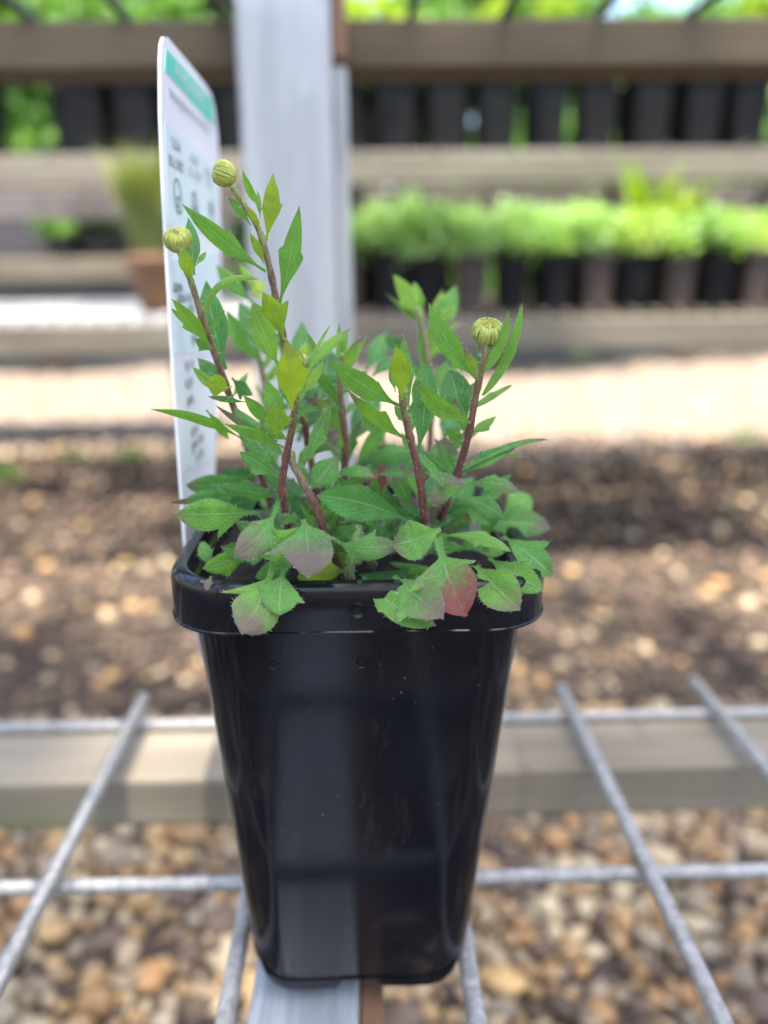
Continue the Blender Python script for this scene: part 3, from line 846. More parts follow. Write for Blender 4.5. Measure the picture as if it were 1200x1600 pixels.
def lsheet(pts, x0, x1, mat, name):
    o_ = stake.location
    b_ = MB()
    n = len(pts)
    k = b_.add([(x1-o_.x, y-o_.y, z-o_.z) for (y, z) in pts], [])
    k2 = b_.add([(x0-o_.x, y-o_.y, z-o_.z) for (y, z) in pts], [])
    for j in range(n): b_.f.append((k+j, k2+j, k2+(j+1) % n, k+(j+1) % n))
    b_.f.append(tuple(k+j for j in range(n))); b_.f.append(tuple(k2+j for j in reversed(range(n))))
    return b_.build(name, mat, stake)
def yz(px, py):
    p = lp(px, py); return (p.y, p.z)
TL, TR = yz(252, 52), yz(331, 150)
outl = [yz(251, 96), yz(252.5, 70), yz(256, 58), yz(262, 58), yz(300, 104), yz(322, 133), yz(330, 146), yz(335, 165), yz(341, 215), yz(344, 300), yz(345, 400), yz(342, 560), yz(336, 740), yz(338, 850), yz(342, 960), yz(336, 1040), yz(320, 1036), yz(304, 970), yz(290, 850), yz(281, 720), yz(268, 520), yz(257, 320), yz(251.5, 180)]
lsheet(outl, XL-0.0008, XL, M['lab_white'], 'label_sheet')
lsheet([yz(259, 76), yz(331, 156), yz(334, 197), yz(257.5, 110)], XL-0.0002, XL+0.00012, M['lab_green'], 'green_band')
lsheet([yz(257, 190), yz(338.5, 262), yz(341, 365), yz(262, 352)], XL-0.0002, XL+0.0001, M['lab_pale'], 'pale_panel')
lsheet([yz(266, 405), yz(343, 392), yz(340, 555), yz(274, 550)], XL-0.0002, XL+0.0001, M['lab_pale'], 'pale_panel')
lsheet([yz(277, 580), yz(338.5, 570), yz(335.5, 720), yz(287, 735)], XL-0.0002, XL+0.0001, M['lab_pale'], 'pale_panel')
def text(s, px, py, size, mat, px_end=None, dx=0.00022):
    """upside down lettering on the label, centred at that spot"""
    cu = bpy.data.curves.new('text', 'FONT'); cu.body = s; cu.size = size; cu.align_x = 'CENTER'; cu.align_y = 'CENTER'
    o = bpy.data.objects.new('text_tmp', cu); COL.objects.link(o)
    dg = bpy.context.evaluated_depsgraph_get(); me = bpy.data.meshes.new_from_object(o.evaluated_get(dg))
    bpy.data.objects.remove(o)
    p = lp(px, py)
    wd = max(v.co.x for v in me.vertices) - min(v.co.x for v in me.vertices)
    sx = 1.0
    if px_end: sx = abs(lp(px_end[1], py).y - lp(px_end[0], py).y)/wd
    o_ = stake.location
    for v in me.vertices:
        x, y = v.co.x*sx, v.co.y
        v.co = (XL+dx-o_.x, p.y - x - o_.y, p.z - y - o_.z)
    me.materials.clear()
    return link('lettering', me, mat, stake)
text('Seaside Daisy', 298, 137, 0.0066, M['lab_white'], (278, 319))
text('Erigeron karvinskianus', 299, 180, 0.0056, M['lab_grey'], (271, 327))
text('POTS', 274, 225, 0.0046, M['lab_ink']); text('GREAT FOR', 274.5, 255, 0.0046, M['lab_ink'], (264, 286))
text('GROW', 303, 250, 0.0042, M['lab_grey']); text('EASY TO', 304, 272, 0.0042, M['lab_grey'], (294, 314))
text('WATER', 325, 270, 0.0040, M['lab_grey']); text('WISE', 326, 287, 0.0040, M['lab_grey'])
def ring_icon(px, py, rz, fill):
    p = lp(px, py); o_ = stake.location; b_ = MB(); n = 28
    ro = [(XL+0.00026-o_.x, p.y+rz*math.cos(6.2832*j/n)-o_.y, p.z+rz*math.sin(6.2832*j/n)-o_.z) for j in range(n)]
    ri = [(XL+0.00026-o_.x, p.y+rz*0.84*math.cos(6.2832*j/n)-o_.y, p.z+rz*0.84*math.sin(6.2832*j/n)-o_.z) for j in range(n)]
    k = b_.add(ro, []); k2 = b_.add(ri, [])
    for j in range(n): b_.f.append((k+j, k+(j+1) % n, k2+(j+1) % n, k2+j))
    ic = b_.build('icon', M['lab_ink'], stake)
    b_ = MB(); x = XL+0.00026-o_.x
    for (a, c, d, e) in fill:
        b_.add([(x, p.y+rz*a-o_.y, p.z+rz*c-o_.z), (x, p.y+rz*d-o_.y, p.z+rz*c-o_.z), (x, p.y+rz*d-o_.y, p.z+rz*e-o_.z), (x, p.y+rz*a-o_.y, p.z+rz*e-o_.z)], [(0, 1, 2, 3)])
    b_.build('icon_drawing', M['lab_ink'], ic)
ring_icon(277, 307, 0.0052, [(-0.30, -0.60, 0.25, -0.45), (-0.2, -0.45, -0.1, 0.0), (0.05, -0.4, 0.15, 0.1), (-0.45, -0.2, -0.25, -0.05), (0.2, -0.15, 0.5, 0.0)])
ring_icon(304, 324, 0.0052, [(-0.45, -0.75, 0.40, 0.1), (-0.12, 0.1, 0.12, 0.7)])
ring_icon(330, 336, 0.0052, [(-0.35, 0.0, 0.35, 0.65)])
for (s, x, y, sz) in (('water', 277, 452, 0.0056), ('the water', 288, 468, 0.0056), ('pots', 298, 486, 0.0056), ('seeds', 305, 530, 0.0056), ('so do', 296, 572, 0.0056),
                      ('ed in', 295, 600, 0.0056), ('seed', 297, 628, 0.0056), ('ed as', 303, 675, 0.0056), ('and well', 308, 692, 0.0056), ('not in', 312, 712, 0.0056)):
    text(s, x, y, sz, M['lab_ink'])

# ------------------------------------------------------------------ the seaside daisy
plant = tag(empty('daisy_plant', (PC.x, PC.y, ZSOIL)), 'leafy seaside daisy with red stems and closed flower buds growing in the black pot', 'plant')
PO = plant.location.copy()
hair = MB()
def add_hair(p, d, ln, w_=0.00002):
    s_ = d.cross(rdir()).normalized()*w_
    b1 = d + rdir()*0.35
    q = p + d*ln*0.55; e = q + b1.normalized()*ln*0.5
    hair.add([p-s_, p+s_, q+s_*0.7, q-s_*0.7, e], [(0, 1, 2, 3), (3, 2, 4)])

def width_fn(kind, u):
    if kind == 'L':      # lance-shaped
        w_ = math.sin(math.pi*min(1, u**1.08))**1.05 * min(1.0, 0.35 + 1.6*u)
        base = 0.17*(1-u)
    elif kind == 'S':    # spoon-shaped on a stalk
        t = max(0.0, (u-0.26)/0.74)
        w_ = math.sin(math.pi*t**1.2)**0.72 if 0 < t < 1 else 0.0
        base = 0.15*(1-u) + 0.02
    elif kind == 'O':    # oblanceolate
        t = max(0.0, (u-0.05)/0.95)
        w_ = math.sin(math.pi*t**1.4)**0.8 if 0 < t < 1 else 0.0
        base = 0.14*(1-u)
    else:                # 'N' narrow, nearly parallel
        w_ = (math.sin(math.pi*min(1, u**0.8)))**0.6
        base = 0.2*(1-u)
    return max(w_, base)
def tooth(u, ut, h, ln=0.20):
    if u > ut:
        return h*max(0.0, 1 - (u-ut)/0.07)**0.7 if h > 0.35 else 0.0
    q = (u-(ut-ln))/ln
    return h*q**1.2 if q > 0 else 0.0

leaf_count = 0
def leaf(bx, by, tx, ty, W, db, dt, kind='L', bow=0.0, tilt=0.0, tone=0.45, purple=0.25, red=0.0, felt=0.35, teeth=(), fold=0.30, belly=0.0, twist=0.0, droop=0.0, hairs=46):
    global leaf_count
    leaf_count += 1
    if by < 650: tone = tone + 0.12
    B, T = at(bx, by, db), at(tx, ty, dt)
    ax = T - B
    ln = ax.length
    vw = (CAM - (B+T)/2).normalized()
    pr = ax.cross(vw).normalized()             # sideways in the picture plane
    C = (B+T)/2 + pr*bow*ln + vw*belly*ln + Vector((0, 0, droop*ln))
    dep = ((B+T)/2 - CAM).dot(fw)
    Wm = W*dep/FPX*(0.96 if kind in 'LN' else 1.02)
    if kind in 'OS' and not teeth and rnd.random() < 0.6:
        teeth = ((1, rnd.uniform(.48, .62), rnd.uniform(.3, .75)), (-1, rnd.uniform(.48, .62), rnd.uniform(.1, .7)))
    elif kind == 'L' and not teeth and W > 15 and rnd.random() < 0.45:
        teeth = ((rnd.choice((-1, 1)), rnd.uniform(.42, .58), rnd.uniform(.15, .4)),)
    us = sorted(set([i/18 for i in range(19)] + [x for (_, ut, _) in teeth for x in (ut-0.13, ut-0.07, ut-0.03, ut, ut+0.03, ut+0.072)]))
    us = [u for u in us if 0 <= u <= 1]
    nv = 4
    b = MB(); uvs = []
    sgn = rnd.uniform(0, 50)
    fd = fold*rnd.uniform(0.4, 1.9); cup = rnd.uniform(0.0, 0.55); curl = rnd.uniform(-0.02, 0.13)
    rows = []
    vside = [-1, -0.72, -0.36, 0, 0.36, 0.72, 1]
    for u in us:
        c = B*(1-u)**2 + C*(2*u*(1-u)) + T*u**2
        t = ((C-B)*(1-u) + (T-C)*u).normalized()
        v = (CAM - c).normalized()
        w0 = t.cross(v).normalized()
        n0 = w0.cross(t).normalized()
        a = R(tilt + twist*(u-0.4))
        wv = w0*math.cos(a) + n0*math.sin(a)
        nn = n0*math.cos(a) - w0*math.sin(a)
        bw = width_fn(kind, u)
        row = []
        for s in vside:
            side = 1 if s > 0 else -1
            ex = sum(tooth(u, ut, h) for (sd_, ut, h) in teeth if sd_ == side) if s else 0.0
            q = abs(s)**3
            hw = 0.5*Wm*(bw + ex*q)
            fwd = t*(ex*(1.0 if q > 0.9 else 0.0)*0.5*Wm*0.55)
            rip = 0.12*Wm*noise.noise(Vector((u*4.2+sgn, s*1.3, sgn))) + 0.05*Wm*noise.noise(Vector((u*11+sgn, s*2.5, sgn)))
            lift = fd*abs(s)*hw - cup*abs(s)**2*hw
            p = c + wv*(s*hw) + nn*(lift + rip*min(1, bw)*(0.35 + 0.65*abs(s)) - curl*u**3*ln) + fwd
            row.append(p); 
        rows.append((row, wv, nn))
        k = b.add([p-PO for p in row], [])
        for s in vside: uvs.append((u, 0.5+0.5*s))
    m_ = len(vside)
    for i in range(len(us)-1):
        for j in range(m_-1):
            a = i*m_+j
            b.f.append((a, a+1, a+m_+1, a+m_))
    me = b.mesh('leaf', True)
    ul = me.uv_layers.new(name='UVMap')
    for lp_ in me.loops: ul.data[lp_.index].uv = uvs[lp_.vertex_index]
    o = link('leaf', me, M['leaf'], plant)
    o['tone'] = max(0.0, min(1.0, tone*0.95 + 0.08 + rnd.uniform(-0.07, 0.07))); o['purple'] = purple; o['red'] = red; o['felt'] = felt
    for _ in range(int(hairs*(0.5+W/40))):
        row, wv, nn = rnd.choice(rows)
        s = rnd.choice((0, 0, 6, 6, rnd.randrange(7)))
        side = wv*(-1 if s < 3 else 1)
        d = (side*(1.0 if s in (0, 6) else 0.2) + nn*rnd.uniform(-0.2, 1.0) + rdir()*0.5).normalized()
        j = rnd.random()
        add_hair(row[s] - PO, d, rnd.uniform(0.0004, 0.0010))
    return o
STEMS = []
def stem(pts, r0_, r1_, tone=0, hairs=420):
    STEMS.append(pts)
    P = [at(*p) for p in pts]
    # smooth the path
    Q = []
    for i in range(len(P)-1):
        a, b_, c, d = P[max(i-1, 0)], P[i], P[i+1], P[min(i+2, len(P)-1)]
        for k in range(5):
            t = k/5
            Q.append(0.5*((2*b_) + (c-a)*t + (2*a-5*b_+4*c-d)*t*t + (3*b_-a-3*c+d)*t**3))
    Q.append(P[-1])
    n = len(Q)
    rad = [0.86*(r0_ + (r1_-r0_)*i/(n-1)) for i in range(n)]
    b = MB(); b.tube([q-PO for q in Q], [r_*(1 + 0.05*math.sin(i*2.1) + (0.22 if i % 6 == 3 else 0)) for i, r_ in enumerate(rad)], 10)
    me = b.mesh('stem', True)
    hh = me.attributes.new('along', 'FLOAT', 'POINT'); hh.data.foreach_set('value', [i/(n-1) for i in range(n) for _ in range(10)])
    o = link('stem', me, (M['stem_red'], M['stem_green'], M['stem_mix'])[tone], plant)
    for _ in range(hairs):
        i = rnd.randrange(n-1); p = Q[i].lerp(Q[i+1], rnd.random()) - PO
        d = (Q[i+1]-Q[i]).normalized().cross(rdir()).normalized()
        add_hair(p + d*rad[i]*0.8, d, rnd.uniform(0.0006, 0.0016), 0.000026)
    return o
def stem_mat(name, low, high, top):
    m_, n_, b_ = mat_new(name)
    tc = nd(n_, 'ShaderNodeTexCoord'); mp = nd(n_, 'ShaderNodeMapping'); mp.inputs['Scale'].default_value = (1, 1, 0.3); L(n_, tc.outputs['Object'], mp.inputs[0])
    nz = nd(n_, 'ShaderNodeTexNoise', inp={'Scale': 900, 'Detail': 5, 'Roughness': 0.7}); L(n_, mp.outputs[0], nz.inputs['Vector'])
    at_ = nd(n_, 'ShaderNodeAttribute', attribute_name='along')
    ad = nd(n_, 'ShaderNodeMath', operation='MULTIPLY_ADD', inp={1: 0.5, 2: -0.25}); L(n_, nz.outputs[0], ad.inputs[0])
    a2 = nd(n_, 'ShaderNodeMath', operation='ADD'); L(n_, ad.outputs[0], a2.inputs[0]); L(n_, at_.outputs['Fac'], a2.inputs[1])
    cr = ramp(n_, [(0.0, low), (0.55, high), (1.0, top)]); L(n_, a2.outputs[0], cr.inputs[0])
    va = ramp(n_, [(0.35, (0.55, 0.55, 0.55)), (0.65, (1.35, 1.3, 1.3))]); L(n_, nz.outputs[0], va.inputs[0])
    L(n_, mixc(n_, 1.0, cr.outputs[0], va.outputs[0], 'MULTIPLY'), b_.inputs['Base Color'])
    b_.inputs['Roughness'].default_value = 0.5
    bp = nd(n_, 'ShaderNodeBump', inp={'Strength': 0.6, 'Distance': 0.0004}); L(n_, nz.outputs[0], bp.inputs['Height']); L(n_, bp.outputs[0], b_.inputs['Normal'])
    return m_
M['stem_red'] = stem_mat('stem_red', (0.13, 0.040, 0.036), (0.155, 0.058, 0.042), (0.19, 0.20, 0.06))
M['stem_green'] = stem_mat('stem_green', (0.16, 0.26, 0.06), (0.2, 0.3, 0.07), (0.24, 0.34, 0.09))
M['stem_mix'] = stem_mat('stem_mix', (0.15, 0.06, 0.05), (0.19, 0.105, 0.065), (0.22, 0.29, 0.07))

mm = 0.001
# --- stems: (px, py, distance) from the base upwards
stem([(545, 905, .200), (528, 882, .197), (511, 850, .194), (500, 808, .193), (478, 762, .194), (458, 726, .197), (448, 700, .202)], 1.35*mm, 1.15*mm, 0)
stem([(452, 842, .196), (446, 800, .192), (440, 760, .189), (447, 715, .187), (456, 670, .185), (462, 625, .183), (463, 585, .181)], 1.35*mm, 0.9*mm, 0)
stem([(425, 800, .225), (410, 745, .222), (385, 690, .216), (352, 600, .207), (322, 515, .201), (300, 445, .198), (284, 402, .197), (278, 384, .197)], 1.3*mm, 0.75*mm, 2)
stem([(505, 800, .222), (486, 720, .220), (474, 650, .215), (462, 590, .210), (444, 535, .206), (430, 460, .202), (418, 405, .200), (404, 358, .199), (384, 325, .198), (362, 290, .197)], 1.35*mm, 0.75*mm, 2)
stem([(540, 800, .225), (538, 745, .222), (540, 690, .219), (534, 640, .217), (531, 590, .215), (535, 552, .214)], 1.5*mm, 1.0*mm, 2)
stem([(665, 835, .196), (661, 790, .193), (654, 738, .191), (641, 685, .190), (631, 640, .189), (627, 605, .188)], 1.35*mm, 1.0*mm, 0)
stem([(690, 810, .203), (702, 770, .200), (716, 735, .198), (733, 675, .195), (744, 615, .193), (755, 565, .192), (759, 535, .192)], 1.35*mm, 0.85*mm, 0)
stem([(668, 800, .245), (670, 720, .248), (674, 640, .250), (670, 570, .252), (658, 505, .254), (650, 480, .254)], 1.3*mm, 0.9*mm, 2)
stem([(432, 760, .240), (425, 680, .243), (415, 610, .246), (402, 545, .248), (392, 500, .248)], 1.2*mm, 0.8*mm, 2)
stem([(546, 903, .192), (549, 878, .190), (555, 846, .189), (560, 820, .190)], 1.2*mm, 1.1*mm, 1)
stem([(600, 800, .24), (598, 760, .24), (600, 700, .24), (590, 640, .24)], 1.2*mm, 0.8*mm, 2, 60)

rnd.seed(33)
# --- leaves: base px, tip px, width, distance of base and tip
D = .197
# tall stem with the tilted bud
leaf(415, 424, 284, 319, 30, .200, .192, 'L', -0.05, 8, .42, .15, teeth=((1, .50, .25), (-1, .42, .25)), felt=.25)
leaf(416, 376, 425, 270, 28, .199, .196, 'L', 0.04, 10, .72, .15, felt=.1, belly=.05)
leaf(412, 330, 378, 264, 14, .203, .203, 'L', -0.12, 20, .5, .2)
leaf(407, 342, 401, 296, 9, .201, .202, 'L', 0, 20, .55, .2)
leaf(392, 352, 354, 307, 16, .200, .201, 'L', 0.08, 15, .5, .2, felt=.2)
leaf(405, 354, 386, 322, 12, .197, .195, 'L', 0, 0, .85, .35, felt=.1)
leaf(404, 358, 398, 336, 9, .198, .197, 'L', 0, 0, .8, .3, felt=.1)
leaf(413, 413, 390, 365, 15, .199, .196, 'L', 0.05, 10, .7, .15, felt=.15)
leaf(436, 478, 469, 321, 30, .202, .200, 'L', 0.02, -6, .45, .15, teeth=((-1, .52, .42), (1, .50, .38)), felt=.2)
leaf(444, 531, 410, 456, 34, .201, .194, 'L', 0.06, 5, .68, .25, teeth=((1, .55, .75),), felt=.12)
leaf(436, 573, 393, 474, 38, .196, .194, 'L', -0.03, 0, .58, .15, teeth=((-1, .3, .22), (1, .38, .2)), felt=.5)
leaf(455, 640, 448, 533, 46, .180, .172, 'L', 0.05, 0, .92, .45, felt=.05)
leaf(466, 582, 476, 534, 16, .185, .186, 'L', 0, 10, .95, .1, felt=.05)
leaf(464, 590, 468, 548, 18, .186, .184, 'O', 0, 10, 1.0, 0, felt=.05)
leaf(474, 590, 551, 508, 19, .184, .190, 'L', -0.10, 25, .55, .35, felt=.3)
leaf(478, 600, 516, 503, 8, .186, .194, 'N', -0.08, 20, .6, .2)
leaf(499, 575, 479, 519, 17, .200, .203, 'L', 0, 12, .5, .3)
leaf(462, 600, 473, 497, 34, .235, .245, 'L', 0.03, 0, .2, .2)
leaf(470, 620, 506, 560, 16, .190, .196, 'L', 0.05, 20, .6, .2)
# left stem with the upright bud
leaf(352, 578, 322, 437, 46, .212, .214, 'L', -0.05, 0, .12, .1, felt=.25, teeth=((-1, .3, .15),))
leaf(319, 486, 402, 431, 15, .199, .194, 'N', -0.36, 35, .55, .15, felt=.2)
leaf(331, 545, 268, 466, 24, .200, .196, 'L', 0.06, 18, .5, .2, felt=.15, teeth=((-1, .52, .5),))
leaf(303, 440, 288, 384, 26, .197, .192, 'L', -0.16, 18, .78, .25, felt=.15, twist=40)
leaf(303, 430, 293, 338, 26, .206, .210, 'L', 0.03, 10, .12, .1, felt=.3)
leaf(306, 415, 323, 392, 9, .200, .203, 'L', 0, 10, .4, .1)
leaf(352, 612, 307, 558, 28, .206, .208, 'L', 0.05, 0, .12, .1)
leaf(340, 616, 299, 573, 16, .202, .202, 'L', 0.05, 10, .55, .1)
leaf(334, 624, 342, 585, 30, .199, .197, 'O', 0, 0, .82, .1, felt=.1)
leaf(362, 590, 398, 618, 22, .208, .212, 'L', 0.1, 10, .15, .1, teeth=((1, .6, .7),))
leaf(322, 640, 362, 690, 16, .204, .212, 'L', 0, 10, .5, .1)
leaf(396, 474, 335, 413, 26, .243, .246, 'L', -0.05, 10, .3, .1)
leaf(404, 458, 372, 410, 12, .248, .252, 'L', 0, 10, .6, .1)
leaf(414, 570, 352, 485, 32, .238, .236, 'L', -0.08, 12, .42, .1, felt=.15)
leaf(402, 525, 372, 470, 28, .240, .246, 'L', 0.0, 0, .12, .3, felt=.4)
leaf(412, 552, 383, 522, 14, .230, .232, 'L', 0, 0, .2, .1)
leaf(406, 470, 400, 436, 22, .252, .256, 'O', 0, 10, .85, .1)
# left flank, middle height
leaf(384, 690, 235, 643, 19, .196, .182, 'L', 0.15, 36, .66, .15, felt=.1)
leaf(446, 700, 350, 662, 20, .190, .182, 'L', 0.02, 28, .55, .2, felt=.3, teeth=((1, .5, .25),))
leaf(434, 690, 334, 639, 15, .195, .190, 'L', -0.03, 34, .50, .9, felt=.3)
leaf(385, 628, 324, 620, 15, .193, .188, 'L', -0.06, 45, .3, .75, felt=.6)
leaf(437, 735, 364, 634, 42, .200, .205, 'L', -0.04, 8, .36, .3, felt=.65)
leaf(434, 746, 374, 707, 34, .191, .188, 'L', 0.06, 10, .30, .2, felt=.5, teeth=((-1, .5, .12),))
leaf(424, 668, 380, 618, 22, .190, .186, 'L', 0.04, 10, .66, .25, felt=.25)
leaf(444, 668, 414, 591, 30, .194, .196, 'L', 0.0, 18, .52, .25, felt=.5)
leaf(434, 684, 428, 632, 34, .184, .180, 'O', 0.03, 0, .80, .3, felt=.1)
leaf(400, 741, 290, 758, 36, .222, .215, 'O', -0.14, 22, .30, .45, felt=.5, teeth=((-1, .62, .5),))
leaf(402, 762, 291, 778, 30, .214, .208, 'O', -0.16, 15, .22, .2, felt=.35)
leaf(456, 772, 340, 762, 26, .204, .203, 'O', -0.05, 28, .36, .3, felt=.55)
leaf(398, 800, 276, 804, 50, .194, .180, 'O', -0.03, 14, .42, .45, felt=.6, teeth=((-1, .40, .75),))
leaf(330, 780, 264, 786, 12, .200, .196, 'L', 0, 40, .2, .9, felt=.5)
leaf(436, 782, 368, 868, 46, .190, .172, 'S', -0.16, 8, .40, .75, felt=.65, belly=.12)
leaf(474, 812, 482, 900, 74, .188, .172, 'O', -0.06, 0, .46, .95, felt=.95, belly=.14)
leaf(480, 815, 402, 866, 42, .188, .178, 'O', -0.16, 10, .52, .40, felt=.6, belly=.08)
leaf(330, 888, 315, 846, 20, .196, .200, 'O', 0, 20, .42, .1, felt=.5)
leaf(396, 852, 322, 890, 32, .198, .187, 'O', -0.10, 18, .58, .1, felt=.35)
leaf(428, 874, 376, 989, 72, .184, .162, 'S', -0.10, 0, .50, .70, felt=.6, belly=.16, teeth=((1, .46, 1.0),))
leaf(446, 880, 436, 958, 54, .182, .166, 'S', 0.04, 0, .42, .15, felt=.45, belly=.14, teeth=((-1, .66, .40), (1, .50, .45)))
leaf(542, 892, 468, 904, 46, .194, .183, 'O', 0.04, 30, .95, .1, felt=.3)
leaf(565, 880, 520, 862, 40, .200, .196, 'O', 0, 25, .85, .1, felt=.2)
leaf(330, 900, 322, 922, 14, .178, .175, 'O', 0, 20, .3, 1.3, felt=.8)
leaf(418, 742, 345, 735, 24, .226, .224, 'L', -0.1, 25, .18, .1)
leaf(416, 770, 352, 790, 28, .212, .208, 'O', -0.1, 25, .2, .1)
# middle
leaf(638, 813, 494, 774, 52, .194, .184, 'O', 0.08, 12, .26, .2, felt=.3, teeth=((1, .62, .14), (-1, .5, .1)))
leaf(510, 838, 614, 848, 36, .192, .178, 'S', 0.16, 18, .40, .55, felt=.65, belly=.08, teeth=((-1, .62, .65), (1, .42, .6)))
leaf(688, 826, 612, 852, 58, .186, .178, 'O', -0.08, 8, .42, .50, felt=.45, belly=.08, teeth=((1, .6, .15),))
leaf(482, 768, 528, 712, 44, .196, .200, 'L', 0.02, 12, .36, .45, felt=.55)
leaf(474, 728, 518, 628, 26, .198, .204, 'L', 0.02, 14, .40, .2, felt=.5)
leaf(490, 712, 527, 672, 32, .208, .206, 'O', -0.05, 10, .40, 1.0, felt=.8)
leaf(522, 634, 476, 622, 20, .200, .194, 'L', -0.12, 30, .45, 1.1, felt=.8)
leaf(534, 700, 520, 646, 12, .214, .208, 'N', 0, 10, .72, .1)
leaf(515, 748, 586, 746, 20, .206, .200, 'O', -0.28, 30, .50, .5, felt=.3)
leaf(590, 742, 652, 738, 22, .206, .200, 'O', -0.05, 30, .40, .7, felt=.6)
leaf(597, 775, 597, 720, 16, .206, .206, 'L', 0, 0, .4, 1.3, red=.8, felt=.4)
leaf(585, 812, 590, 745, 40, .214, .212, 'N', 0.05, 10, .38, .2, felt=.5)
leaf(640, 790, 614, 748, 30, .202, .196, 'L', 0.1, 20, .36, .6, felt=.5)
leaf(610, 760, 662, 690, 60, .228, .236, 'L', 0.0, 5, .06, .1, felt=.15)
leaf(560, 740, 620, 690, 44, .236, .242, 'L', 0.0, 10, .10, .1, felt=.15)
leaf(540, 700, 592, 602, 42, .226, .240, 'L', 0.06, 6, .20, .2, felt=.3)
leaf(490, 660, 514, 545, 68, .238, .246, 'O', 0.02, 0, .10, .1, felt=.3)
leaf(466, 690, 490, 600, 44, .240, .246, 'L', 0.02, 0, .10, .1, felt=.3)
leaf(512, 700, 520, 640, 40, .245, .248, 'L', 0.02, 0, .15, .1, felt=.3)
leaf(548, 745, 606, 660, 22, .222, .222, 'S', -0.08, 10, .42, .2, felt=.25)
leaf(560, 730, 650, 705, 26, .226, .224, 'O', -0.15, 20, .30, .2, felt=.3, teeth=((1, .6, .7),))
leaf(596, 735, 574, 690, 22, .244, .250, 'L', 0, 0, .97, .5, felt=.1)
leaf(655, 770, 640, 705, 34, .214, .216, 'L', 0, 10, .36, .2, felt=.4)
# middle back shoot
leaf(530, 594, 527, 503, 13, .214, .216, 'L', 0.05, 15, .5, .2)
leaf(533, 590, 543, 515, 13, .216, .220, 'L', -0.05, 15, .55, .2)
leaf(538, 590, 561, 528, 18, .213, .210, 'L', -0.08, 12, .58, .45, felt=.3)
leaf(541, 590, 574, 524, 11, .216, .218, 'L', -0.08, 15, .55, .2)
leaf(530, 640, 482, 574, 20, .215, .206, 'L', 0.12, 18, .25, .2)
leaf(530, 620, 575, 580, 22, .218, .220, 'L', -0.10, 20, .32, .2)
leaf(572, 580, 608, 514, 30, .252, .262, 'L', 0.0, 0, .22, .1)
leaf(600, 522, 634, 552, 22, .258, .262, 'L', 0.05, 0, .16, .1)
leaf(582, 588, 616, 556, 20, .232, .236, 'L', 0.0, 15, .2, .1)
# red-stemmed shoot right of the middle
leaf(653, 708, 667, 561, 40, .190, .194, 'L', 0.05, 6, .32, .35, felt=.6)
leaf(628, 625, 619, 541, 32, .187, .181, 'L', 0.05, 0, .86, .15, felt=.12)
leaf(640, 645, 631, 524, 26, .192, .198, 'L', -0.03, 14, .42, .35, felt=.3, teeth=((1, .55, .25),))
leaf(624, 634, 513, 562, 38, .190, .180, 'L', -0.05, 10, .44, .3, felt=.35, teeth=((-1, .45, .1), (1, .4, .12)))
leaf(640, 690, 542, 610, 24, .188, .178, 'L', -0.06, 20, .66, .55, felt=.15, teeth=((1, .48, .65),))
leaf(618, 612, 609, 572, 12, .192, .194, 'L', 0, 10, .35, .2)
leaf(645, 640, 656, 580, 14, .192, .195, 'L', 0, 15, .4, .2)
leaf(655, 712, 690, 756, 14, .190, .186, 'N', -0.1, 15, .42, .2, felt=.5)
# right stem with the open bud
leaf(745, 592, 669, 476, 34, .193, .188, 'L', -0.10, 8, .38, .3, felt=.45, teeth=((1, .55, .25), (-1, .3, .3)))
leaf(745, 594, 725, 547, 16, .191, .186, 'L', 0.06, 10, .62, .6, felt=.25)
leaf(748, 580, 747, 532, 6, .193, .194, 'N', 0, 10, .6, .2)
leaf(752, 582, 795, 487, 20, .192, .190, 'N', 0.16, 22, .56, .35, felt=.4)
leaf(754, 618, 814, 472, 18, .193, .192, 'N', 0.18, 22, .42, .3, felt=.55, teeth=((1, .55, .25),))
leaf(736, 660, 650, 590, 32, .192, .180, 'L', -0.14, 14, .64, .45, felt=.25, teeth=((1, .42, .2),))
leaf(727, 678, 702, 576, 48, .206, .210, 'O', 0.02, 5, .20, .2, felt=.6, teeth=((1, .66, .30), (-1, .6, .1)))
leaf(690, 690, 716, 634, 36, .238, .244, 'L', 0.0, 0, .14, .1)
leaf(722, 735, 857, 680, 15, .197, .194, 'N', -0.12, 40, .40, .45, felt=.6)
leaf(722, 742, 806, 698, 26, .197, .195, 'L', -0.06, 24, .32, .2, felt=.55)
leaf(770, 712, 828, 716, 5, .198, .198, 'N', -0.1, 20, .6, .6)
leaf(712, 745, 660, 706, 18, .198, .196, 'L', 0.05, 20, .40, .3, felt=.6)
leaf(690, 760, 696, 682, 44, .206, .210, 'O', 0.0, 8, .40, .7, felt=.6)
leaf(676, 770, 688, 720, 26, .21, .214, 'L', 0.0, 8, .45, .3, felt=.3)
leaf(664, 738, 726, 755, 24, .196, .190, 'L', 0.05, 30, .38, .85, felt=.7)
leaf(724, 762, 670, 786, 30, .196, .190, 'O', 0.14, 18, .46, .75, felt=.4)
leaf(725, 758, 812, 764, 26, .200, .196, 'O', -0.16, 30, .48, .60, felt=.4, teeth=((-1, .5, .4),))
leaf(716, 780, 786, 806, 30, .202, .198, 'O', -0.18, 24, .40, .35, felt=.4)
leaf(712, 785, 766, 820, 24, .206, .204, 'O', -0.12, 20, .40, .2, felt=.4)
leaf(700, 800, 740, 745, 40, .222, .228, 'L', -0.05, 10, .28, .2, felt=.4)
